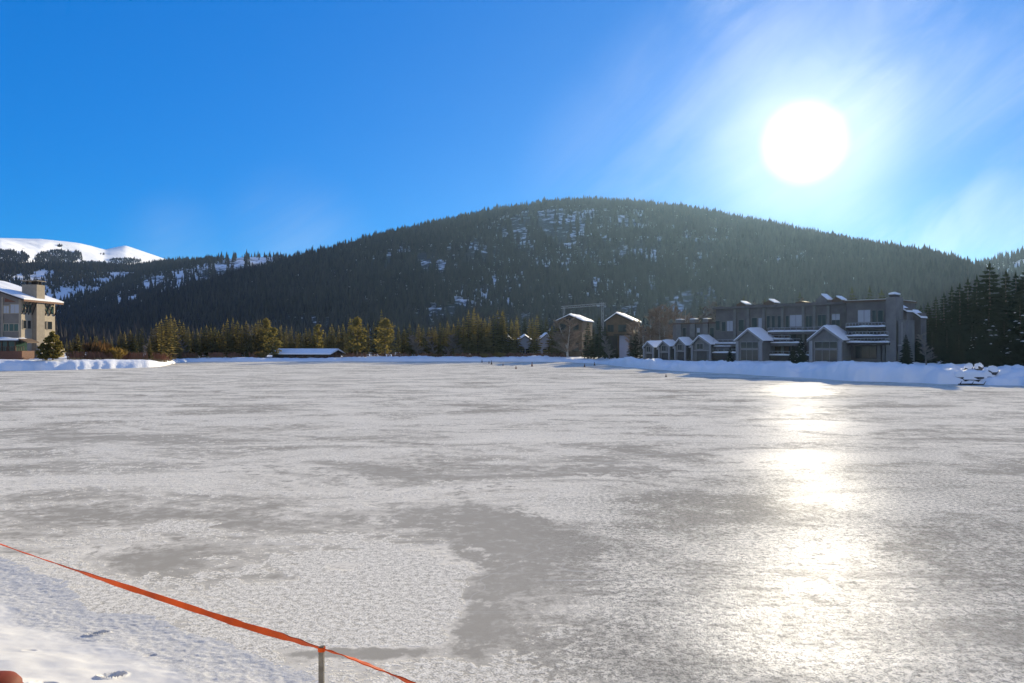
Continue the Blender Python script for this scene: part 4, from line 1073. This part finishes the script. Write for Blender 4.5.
# ---- the tan lodge block at the left edge
def tan_block():
    Y = 157; f = Frame(20, Y, 0); zb = 2.2; d = 0
    xL = f.x(-34); xC = 0.0                       # corner at picture column 20
    depth = 11.6; xr = 0
    eaz = zz(297, Y); sl = .34                    # roof falls towards +x
    H = House(f, 'apartment_block', 'tan apartment block with sloping snow roof and square chimney', 'apartments', -4, 5, zb)
    m = MB(); m.prism_y([(xL, zb), (xC, zb), (xC, eaz-.25), (xL, eaz-.25-xL*sl)], 0, depth); H.put(m, 'wall', 'tan_shaded')
    # same wall on the sunny side, sunlight painted in as a paler tone
    m = MB(); m.box(xC+.003, xC+.25, .0, depth, zb, eaz-.3); H.put(m, 'side_wall', 'cream')
    # roof and snow
    ov = 1.5
    m = MB(); m.prism_y([(xL-1, eaz-(xL-1)*sl), (xL-1, eaz-(xL-1)*sl-.3), (xC+ov, eaz-ov*sl-.3), (xC+ov, eaz-ov*sl)][::-1] if False else [(xL-1, eaz-(xL-1)*sl-.3), (xC+ov, eaz-ov*sl-.3), (xC+ov, eaz-ov*sl), (xL-1, eaz-(xL-1)*sl)], -1.2, depth+1.0); ro = H.put(m, 'roof', 'dark_wood')
    m = MB(); nx, ny = 14, 14; vs = []; fs = []
    for i in range(nx):
        x = xL-1.05+(xC+ov+.1-(xL-1.05))*i/(nx-1)
        for j in range(ny):
            y = -1.25+(depth+2.3)*j/(ny-1); e = .5 if i in (0, nx-1) or j in (0, ny-1) else 1
            vs.append((x, y, eaz-x*sl+.02+.5*e*(.8+.4*float(vnoise(x*.6, y*.6, 3)))))
    for i in range(nx-1):
        for j in range(ny-1): a = i*ny+j; fs.append((a, a+ny, a+ny+1, a+1))
    n = len(vs); rim = [(i, 0) for i in range(nx)]+[(nx-1, j) for j in range(1, ny)]+[(i, ny-1) for i in range(nx-2, -1, -1)]+[(0, j) for j in range(ny-2, 0, -1)]
    vs += [(vs[i*ny+j][0], vs[i*ny+j][1], eaz-vs[i*ny+j][0]*sl+.01) for i, j in rim]
    for k in range(len(rim)):
        k2 = (k+1) % len(rim); fs.append((rim[k][0]*ny+rim[k][1], n+k, n+k2, rim[k2][0]*ny+rim[k2][1]))
    m.add(vs, fs); H.put(m, 'snow', 'roof_snow', ro)
    # fascia board along the eave
    m = MB(); m.box(xC+ov+.003, xC+ov+.08, -1.2, depth+1.0, eaz-ov*sl-.45, eaz-ov*sl+.02); H.put(m, 'fascia', 'red_wood', ro)
    # square chimney, half way along the sunny side, running up from the ground
    c0, c1 = 3.6, 6.4; zc = zz(285, Y+5)
    m = MB(); m.box(-2.0, 1.2, c0, c1, zb, zc); co = H.put(m, 'chimney', 'stone')
    for k, (xx, yy) in enumerate(((-1.3, c0+.7), (-.2, c0+1.5), (.75, c0+.8), (.5, c1-.6), (-1.0, c1-.7))):
        m = MB(); m.tube([(xx, yy, zc), (xx, yy, zc+.75)], .26, 8); H.put(m, 'flue', 'dark_wood', co)
    m = MB(); m.box(-2.2, 1.4, c0-.2, c1+.2, zc+.78, zc+.9); H.put(m, 'chimney_cap', 'stone', co)
    # front (shaded) face: big windows in three storeys
    def wz(y): return zz(y, Y)
    for pa, pb, ya, yb, g, bl in ((3.5,9,306,313,'glass',1.0),(10.5,19,304.5,313,'glass',1.0),(4,8.5,324,331,'glass_green',None),(9.5,18.5,324,331,'glass_green',None),(-8,-1,292,310,'glass_green',None),(-8,-1,318,332,'glass',None)):
        H.window(f.x(pa), f.x(pb), wz(yb), wz(ya), 0, g, 'cream', 2, bl)
    m = MB(); m.prism_y([(f.x(4.5), wz(302)), (f.x(16), wz(302)), (f.x(5), wz(298))], -.05, -.003); H.put(m, 'gable_panel', 'red_wood')
    m = MB(); m.box(f.x(2.2), f.x(3.0), -.2, -.003, zb, wz(297)); m.box(f.x(19.2), 0, -.15, -.003, zb, eaz-.3); H.put(m, 'corner_post', 'cream')
    # sunny side: windows of two storeys and the raking struts below the eave
    def side_window(a, b_, z0, z1, g, bl=None):
        m = MB(); fw = .12; X = .25
        for (y0, y1, c, e) in ((a-fw, a, z0-fw, z1+fw), (b_, b_+fw, z0-fw, z1+fw), (a, b_, z0-fw, z0), (a, b_, z1, z1+fw)):
            m.box(X-.02, X+.09, y0, y1, c, e)
        fo = H.put(m, 'window', 'cream'); m = MB(); m.box(X-.015, X+.03, a, b_, z0, z1); H.put(m, 'pane', g, fo)
    for a, b_ in ((.4,1.1),(1.4,2.1),(2.4,3.3),(6.8,7.8),(8.2,9.2),(9.7,11)): side_window(a, b_, eaz-3.2, eaz-1.5, 'glass_green')
    for a, b_ in ((.5,1.5),(2.0,3.1),(7,8.2),(8.8,10.4)): side_window(a, b_, eaz-6.6, eaz-4.9, 'glass')
    side_window(7.4, 10, zb+.8, zb+2.6, 'glass_green')
    for y in (.1, 1.2, 2.25, 3.45, 6.6, 8.0, 9.4, 11.2):
        m = MB(); m.beam((.3, y, eaz-3.6), (ov-.15, y, eaz-ov*sl-.35), .16); H.put(m, 'strut', 'dark_wood', ro)
    # ground floor sun room with a snow topped roof, and the timber deck in front
    ys = -4.0; z1 = zz(341.5, Y-4)
    m = MB(); m.box(f.x(-20, ys), f.x(22, ys), ys, -.01, zb-.3, zz(351, Y-4)); H.put(m, 'deck', 'red_wood')
    sr = MB(); sr.box(f.x(-20, ys), f.x(14.5, ys), ys+.3, -.012, zz(351, Y-4), z1); so_ = H.put(sr, 'sunroom', 'glass_green')
    m = MB()
    for p in (-8, 1, 7, 14.5): xa = f.x(p, ys); m.box(xa-.1, xa+.1, ys+.15, ys+.297, zb, z1)
    H.put(m, 'mullion', 'brown_wood', so_)
    m = MB(); m.box(f.x(-20, ys)-.3, f.x(19, ys), ys-.4, -.013, z1+.002, z1+.25); sro = H.put(m, 'porch_roof', 'dark_wood')
    H.snow_slab(f.x(-20, ys)-.3, f.x(18.5, ys), ys-.4, -.2, z1+.252, .55, 'snow', sro, 9)
    m = MB()
    for k in range(14):
        xa = f.x(-8, ys)+(f.x(24, ys)-f.x(-8, ys))*k/13; m.box(xa-.05, xa+.05, ys-.15, ys-.05, zz(351, Y-4), zz(347, Y-4))
    m.box(f.x(-8, ys), f.x(24, ys), ys-.17, ys-.03, zz(347, Y-4), zz(346.5, Y-4)); H.put(m, 'railing', 'brown_wood')
    m = MB(); m.prism_y([(f.x(18.5, ys), zz(339.5, Y-4)), (f.x(27, ys), zz(343, Y-4)), (f.x(27, ys), zz(342, Y-4)), (f.x(18.5, ys), zz(338.5, Y-4))], ys, 0); H.put(m, 'awning', 'brown_wood')
    m = MB(); m.box(.3, 1.6, depth-.8, depth+1.4, zb, zb+2.0); H.put(m, 'low_wing', 'cream')
tan_block()

# ---- thin gantry above the roofs
m_ = empty('lattice_gantry', (at(583, 262), 262, 1.2)); tag(m_, 'thin pale lattice beam on two masts above the ochre houses', 'gantry')
def gp(px, py): return Vector((at(px, 262)-m_.location.x, 0, zz(py, 262)-1.2))
for a, b_, nm in ((gp(564, 352), gp(564, 307), 'mast'), (gp(602.5, 352), gp(602.5, 302), 'mast')):
    q = MB()
    for dx in (-.28, .28): q.tube([(a.x+dx, 0, -.3), (b_.x+dx, 0, b_.z)], .07, 5)
    for k in range(12):
        z0_, z1_ = b_.z*k/12, b_.z*(k+1)/12; q.tube([(a.x+(.28 if k % 2 else -.28), 0, z0_), (a.x-(.28 if k % 2 else -.28), 0, z1_)], .04, 4)
    q.build(nm, M['metal'], m_)
q = MB(); A, B = gp(561, 308.5), gp(606, 305)
for dz in (0, .7): q.tube([A+Vector((0,0,dz)), B+Vector((0,0,dz))], .08, 5)
for k in range(22):
    q.tube([A.lerp(B, k/22)+Vector((0,0,.7*(k % 2))), A.lerp(B, (k+1)/22)+Vector((0,0,.7*((k+1) % 2)))], .035, 4)
q.build('beam', M['metal'], m_)

# ---- snow capped rocks in the gap of the right bank
def rock(name, label, px, Y, w, h, seed, z=0.0, cap=True, flat=.7):
    r = random.Random(seed); root = empty(name, (at(px, Y), Y, z)); tag(root, label, 'rock')
    n1, n2 = 12, 7; V = []; Fc = []
    for j in range(n2+1):
        th_ = math.pi*j/n2
        for i in range(n1):
            ph = 2*math.pi*i/n1
            k = .72+.5*float(vnoise(math.cos(ph)*1.7+seed*3.1, math.sin(ph)*1.7+th_*1.6, seed))
            V.append((w*.5*k*math.sin(th_)**.7*math.cos(ph), w*.5*flat*k*math.sin(th_)**.7*math.sin(ph), h*(.42+.58*math.cos(th_)*k)))
    for j in range(n2):
        for i in range(n1): Fc.append((j*n1+i, (j+1)*n1+i, (j+1)*n1+(i+1)%n1, j*n1+(i+1)%n1))
    m = MB(); m.add(V, Fc); m.build('stone', M['rock'], root)
    if cap:
        m = MB(); k0 = 5; V2 = [(x*1.03, y*1.03, z_+.10) for x, y, z_ in V[:k0*n1]]; V3 = [(x*1.0, y*1.0, z_+.10+.22*(1-.8*(idx//n1)/(k0-1))) for idx, (x, y, z_) in enumerate(V[:k0*n1])]
        Fc = []
        for j in range(k0-1):
            for i in range(n1): Fc.append((k0*n1+j*n1+i, k0*n1+(j+1)*n1+i, k0*n1+(j+1)*n1+(i+1)%n1, k0*n1+j*n1+(i+1)%n1))
        for i in range(n1): Fc.append((k0*n1+(k0-1)*n1+i, (k0-1)*n1+i, (k0-1)*n1+(i+1)%n1, k0*n1+(k0-1)*n1+(i+1)%n1))
        m.add(V2+V3, Fc); m.build('snow', M['roof_snow'], root, True)
rock('boulder', 'snow capped boulder at the left side of the dark gap in the snow bank', 961, 96.6, 2.6, 1.3, 1, .1)
rock('boulder', 'broad snow covered boulder in the middle of the dark gap', 973, 96.2, 3.2, 1.5, 2, .05)
rock('boulder', 'snow capped boulder at the right side of the dark gap', 987, 96.0, 2.6, 1.5, 3, .05)
rock('boulder', 'small dark boulder on top of the gap, left of two', 968.5, 98.0, 1.1, .8, 4, 1.5)
rock('boulder', 'small dark boulder on top of the gap, right of two', 979, 97.8, 1.1, .8, 5, 1.55)
rock('boulder', 'slanting boulder below the peaked snow heap by the gap', 993, 95.6, 1.6, .8, 6, 1.2)
lg = MB(); lg.tube([(at(958, 93.0), 93.0, .10), (at(970, 92.6), 92.6, .12), (at(984, 92.2), 92.2, .10)], [.08, .11, .07], 8)
for k in range(3): lg.tube([(at(960+12*k, 92.4), 92.4, .2), (at(961+12*k, 92.2), 92.0, .55)], [.06, .02], 5)
o = lg.build('fallen_log', M['dark_wood'], smooth=True); tag(o, 'dark log lying on the ice in front of the boulders', 'log')

# ---- little markers far out on the ice
def marker(px, py, hpx, label, key='cone'):
    Y = F_PX*EYE/(py-HY); h = hpx*Y/F_PX; root = empty('marker_cone', (at(px, Y), Y, 0)); tag(root, label, 'marker cone', 'marker cones on the far ice')
    m = MB(); b_ = .17*h+.1; m.box(-b_, b_, -b_, b_, 0, .06); m.build('base', M['dark_wood'], root)
    m = MB(); m.tube([(0,0,.06), (0,0,h)], [.14*h+.06, .05], 8); m.build('body', M[key], root)
    m = MB(); m.tube([(0,0,h*.55), (0,0,h*.72)], [.075*h+.07, .055*h+.06], 8); m.build('band', M['trim'], root)
for px, py, hp, lab in ((482,362.5,3,'dark speck marker cone, leftmost on the far ice'),(489,363.5,2.6,'thin marker cone just left of the tall dark one'),(491.5,364.5,4,'tall dark marker cone second from the left group'),
        (503,365.5,2.4,'small faint marker cone between the left group and the tallest one'),(516,369,3.2,'marker cone nearest the camera left of the tallest one'),(532,366.5,4.5,'tallest marker cone in front of the pale houses'),
        (584.5,367,3.5,'dark marker cone before the ochre gabled house'),(594.5,365.5,3.5,'thin pale marker cone right of the dark one before the ochre houses'),(634.5,367,3.2,'left rusty marker cone of the pair below the dark spruces'),
        (640,367.5,3.6,'right rusty marker cone of the pair below the dark spruces'),(666,377,2.6,'low dark marker cone nearest the right snow bank')):
    marker(px, py, hp, lab, 'cone' if 'dark' not in lab else 'brown_wood')

# ------------------------------------------------------------------ tape barrier in the foreground
def tp(px, py, Y): return Vector((at(px, Y), Y, zz(py, Y)))
TP = [tp(-60,520,9.6), tp(0,543.5,8.65), tp(50,561,7.95), tp(105,579.5,7.35), tp(150,594,6.95), tp(205,612,6.5), tp(245,625,6.2), tp(285,636.5,5.93), tp(322,648,5.66), tp(350,657,5.5), tp(380,669,5.32), tp(415,684,5.12), tp(470,712,4.8)]
def catmull(P, n):
    out = []
    for i in range(len(P)-1):
        a, b_, c, d = P[max(i-1,0)], P[i], P[i+1], P[min(i+2, len(P)-1)]
        for k in range(n):
            t_ = k/n; out.append(.5*((2*b_)+(c-a)*t_+(2*a-5*b_+4*c-d)*t_**2+(3*b_-a-3*c+d)*t_**3))
    return out+[P[-1]]
pts = catmull(TP, 14); m = MB(); n = len(pts); W_ = .025; T2 = .004; vs = []; fs = []
for i, p in enumerate(pts):
    d = (pts[min(i+1,n-1)]-pts[max(i-1,0)]).normalized(); up = Vector((0,0,1)); side = d.cross(up).normalized(); up = side.cross(d).normalized()
    f = i/(n-1)
    tw = .25+.95*math.sin(f*9+.8)+.12*math.sin(f*31+2)
    dist_to_post = (p-tp(322,648,5.66)).length
    wd = W_*(1-.62*math.exp(-(dist_to_post/.16)**2))*(.85+.3*vnoise(f*40, 0, 3))
    a = up*math.cos(tw)+side*math.sin(tw); nn = d.cross(a)
    for s1, s2 in ((1,1),(1,-1),(-1,-1),(-1,1)): vs.append(p+a*wd*s1+nn*(T2*s2)+nn*(.002*math.sin(f*160))*s1)
for i in range(n-1):
    for k in range(4): fs.append((i*4+k, i*4+(k+1)%4, (i+1)*4+(k+1)%4, (i+1)*4+k))
m.add(vs, fs); o = m.build('barrier_tape', M['orange'], smooth=False); tag(o, 'twisted orange webbing tape strung across the near snow', 'tape')
def stake(top, lab, lean=0.0):
    x, y = top.x, top.y; zg, _ = shore_h(np.array([x]), np.array([y])); zg = float(zg[0])
    root = empty('barrier_stake', (x, y, zg)); tag(root, lab, 'stake')
    m = MB(); h = top.z-zg; w_ = .020
    m.add([(-w_,-w_*.8,-.4),(w_,-w_*.8,-.4),(w_,w_*.8,-.4),(-w_,w_*.8,-.4),(-w_+lean,-w_*.8,h-.01),(w_*.9+lean,-w_*.8,h),(w_*.9+lean,w_*.8,h-.005),(-w_+lean,w_*.8,h-.012)],
          [(0,3,2,1),(4,5,6,7),(0,1,5,4),(1,2,6,5),(2,3,7,6),(3,0,4,7)])
    m.build('post', M['stake'], root)
    m = MB(); m.tube([(lean,0,h-.045), (lean,0,h-.014)], .029, 10); m.build('tape_wrap', M['orange'], root)
stake(tp(322, 644.5, 5.66), 'thin weathered stake holding up the orange tape', .0)
stake(tp(-60, 517, 9.6), 'thin weathered stake at the left end of the tape'); stake(tp(470, 709, 4.8), 'thin weathered stake at the near right end of the tape')
# orange buoy in the corner
bx, by, bz_ = ground_hit(-7, 706)
root = empty('orange_buoy', (bx, by, bz_)); tag(root, 'rounded orange buoy lying on the snow in the bottom left corner', 'buoy')
rB = .30; m = MB(); prof_ = [(0.02, .0), (.55, .04), (.85, .2), (1, .5), (.97, .8), (.80, 1.02), (.5, 1.15), (.2, 1.2), (.02, 1.21)]
NS = 28; vs = [(r_*rB*math.cos(2*math.pi*k/NS), r_*rB*math.sin(2*math.pi*k/NS), z_*rB) for r_, z_ in prof_ for k in range(NS)]
fs = [(j*NS+k, j*NS+(k+1)%NS, (j+1)*NS+(k+1)%NS, (j+1)*NS+k) for j in range(len(prof_)-1) for k in range(NS)]
m.add(vs, fs); m.build('float', M['orange_plastic'], root, True)
m = MB(); m.tube([(rB*1.02*math.cos(a), rB*1.02*math.sin(a), .5*rB) for a in np.linspace(0, 6.283, 30)], .018, 6, False); m.build('seam', M['orange_plastic'], root, True)
m = MB(); m.tube([(-.05,0,1.18*rB), (-.05,0,1.35*rB), (.05,0,1.35*rB), (.05,0,1.18*rB)], .014, 6); m.build('lifting_eye', M['dark_wood'], root)

# ------------------------------------------------------------------ air
hz = MB(); hz.box(-9700, 9700, -9700, 9700, -1.8, 440)
t = NT('air')
vol = t.n('ShaderNodeVolumePrincipled')
vol.inputs['Color'].default_value = (.42, .68, 1.0, 1)
vol.inputs['Density'].default_value = 3.5e-5
vol.inputs['Anisotropy'].default_value = .62
t.l(vol.outputs[0], t.out.inputs['Volume'])
h = hz.build('haze', t.m); tag(h, 'thin sunlit winter haze over the whole valley', kind='stuff')

# ------------------------------------------------------------------ sky, sun, camera
w = bpy.data.worlds.new('World'); sc.world = w; w.use_nodes = True
nt = w.node_tree; nt.nodes.clear()
class WT(NT):
    def __init__(s): s.t = nt
W = WT()
out = W.n('ShaderNodeOutputWorld'); bg = W.n('ShaderNodeBackground'); W.l(bg.outputs[0], out.inputs[0])
sky = W.n('ShaderNodeTexSky'); sky.sky_type = 'NISHITA'; sky.sun_disc = False
sky.sun_elevation = SUN_EL; sky.sun_rotation = SUN_AZ
sky.altitude = 2800; sky.air_density = 1.0; sky.dust_density = .05; sky.ozone_density = 3.0
hs = W.n('ShaderNodeHueSaturation'); hs.inputs['Hue'].default_value = .527; hs.inputs['Saturation'].default_value = 5.5; hs.inputs['Value'].default_value = 2.7
gm = W.n('ShaderNodeGamma'); gm.inputs['Gamma'].default_value = .35; W.l(sky.outputs[0], gm.inputs['Color']); W.l(gm.outputs[0], hs.inputs['Color'])
gen = W.n('ShaderNodeTexCoord').outputs['Generated']
def dirvec(px, py):
    v = Vector(((px-CX)/F_PX, 1, -(py-HY)/F_PX)); v.normalize(); return v
def lobe(d, inner, outer, interp='SMOOTHSTEP'):       # 1 inside `inner` degrees of direction d, 0 beyond `outer`
    dp = W.n('ShaderNodeVectorMath', operation='DOT_PRODUCT'); W.l(gen, dp.inputs[0]); dp.inputs[1].default_value = d
    an = W.math('ARCCOSINE', W.math('MINIMUM', dp.outputs['Value'], 1.0))
    return W.ramp(an, R(outer), R(inner), interp)
# thin cirrus: streaked noise on a flat cloud layer, thicker in a few places
sep = W.n('ShaderNodeSeparateXYZ'); W.l(gen, sep.inputs[0])
zc = W.math('MAXIMUM', sep.outputs[2], .03)
lay = W.n('ShaderNodeCombineXYZ'); W.l(W.math('DIVIDE', sep.outputs[0], zc), lay.inputs[0]); W.l(W.math('DIVIDE', sep.outputs[1], zc), lay.inputs[1])
mp = W.n('ShaderNodeMapping'); mp.vector_type = 'TEXTURE'; mp.inputs['Rotation'].default_value = (0,R(-38),0); mp.inputs['Scale'].default_value = (.9,.5,.22)
W.l(gen, mp.inputs['Vector'])
cn = W.ramp(W.noise(mp.outputs[0], 1.6, 7, .58, .7), .34, .72)
reg = None
for px, py, a, b_, k in [(840,50,3,13,.7),(780,0,2,9,.6),(975,85,1,9,.55),(992,220,1.0,5.5,.6),(940,232,.5,5,.6),(870,238,.5,5,.7),(1040,30,2,10,.45),(290,246,.5,7,.25),(180,250,.5,5,.2),(720,130,2,12,.4),(660,190,1,12,.35)]:
    m_ = W.math('MULTIPLY', lobe(dirvec(px, py), a, b_), k)
    reg = m_ if reg is None else W.math('MAXIMUM', reg, m_)
cloud = W.math('MULTIPLY', reg, W.math('ADD', W.math('MULTIPLY', cn, .85), .15))
skyc = W.mix(W.math('MULTIPLY', cloud, .7), hs.outputs[0], (5.0, 5.5, 6.2))
# unseen white fill added to the sky behind the camera, neutralising the blue shade
back_fill = W.math('MULTIPLY', lobe(Vector((-.1, -1, .45)).normalized(), 35, 85), .42)
skyc = W.mix(back_fill, skyc, (5.2, 5.3, 5.6))
# the sun's bright disc and its aureole in the air
l1 = lobe(SUN, 1.0, 3.3); l2 = lobe(SUN, 1.5, 12, 'SMOOTHERSTEP'); l3 = lobe(SUN, 2.5, 21, 'SMOOTHERSTEP'); l4 = lobe(SUN, 2, 42, 'SMOOTHERSTEP')
au = W.math('ADD', W.math('MULTIPLY', l1, 9.0), W.math('MULTIPLY', W.math('POWER', l2, 2.0), 2.4))
au = W.math('ADD', au, W.math('MULTIPLY', W.math('POWER', l3, 2.0), .7))
au = W.math('ADD', au, W.math('MULTIPLY', W.math('POWER', l4, 2.0), .0))
ac = W.n('ShaderNodeVectorMath', operation='SCALE'); ac.inputs[0].default_value = (1, .93, .90); W.l(au, ac.inputs['Scale'])
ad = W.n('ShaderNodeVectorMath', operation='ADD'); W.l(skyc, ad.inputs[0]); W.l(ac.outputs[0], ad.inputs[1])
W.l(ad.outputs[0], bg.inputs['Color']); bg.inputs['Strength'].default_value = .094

sl = bpy.data.lights.new('sun', 'SUN'); sl.energy = 5.0; sl.angle = R(.55); sl.color = (1, .858, .57)
so = bpy.data.objects.new('sun', sl); col.objects.link(so)
so.rotation_euler = SUN.to_track_quat('Z', 'Y').to_euler(); so.location = (60, 150, 60)

cd = bpy.data.cameras.new('camera'); cam = bpy.data.objects.new('camera', cd); col.objects.link(cam)
cd.sensor_width = 36; cd.lens = F_PX/1024*36; cd.clip_start = .1; cd.clip_end = 40000
cam.location = (0, 0, EYE); cam.rotation_euler = (R(90)+math.atan((HY-341.5)/F_PX), 0, 0)
sc.camera = cam
sc.view_settings.view_transform = 'Standard'; sc.view_settings.look = 'None'; sc.view_settings.gamma = 1
sc.view_settings.exposure = 0.8
sc.cycles.use_denoising = True
sc.cycles.max_bounces = 6; sc.cycles.diffuse_bounces = 3; sc.cycles.glossy_bounces = 2; sc.cycles.transmission_bounces = 2; sc.cycles.volume_bounces = 0; sc.cycles.transparent_max_bounces = 4
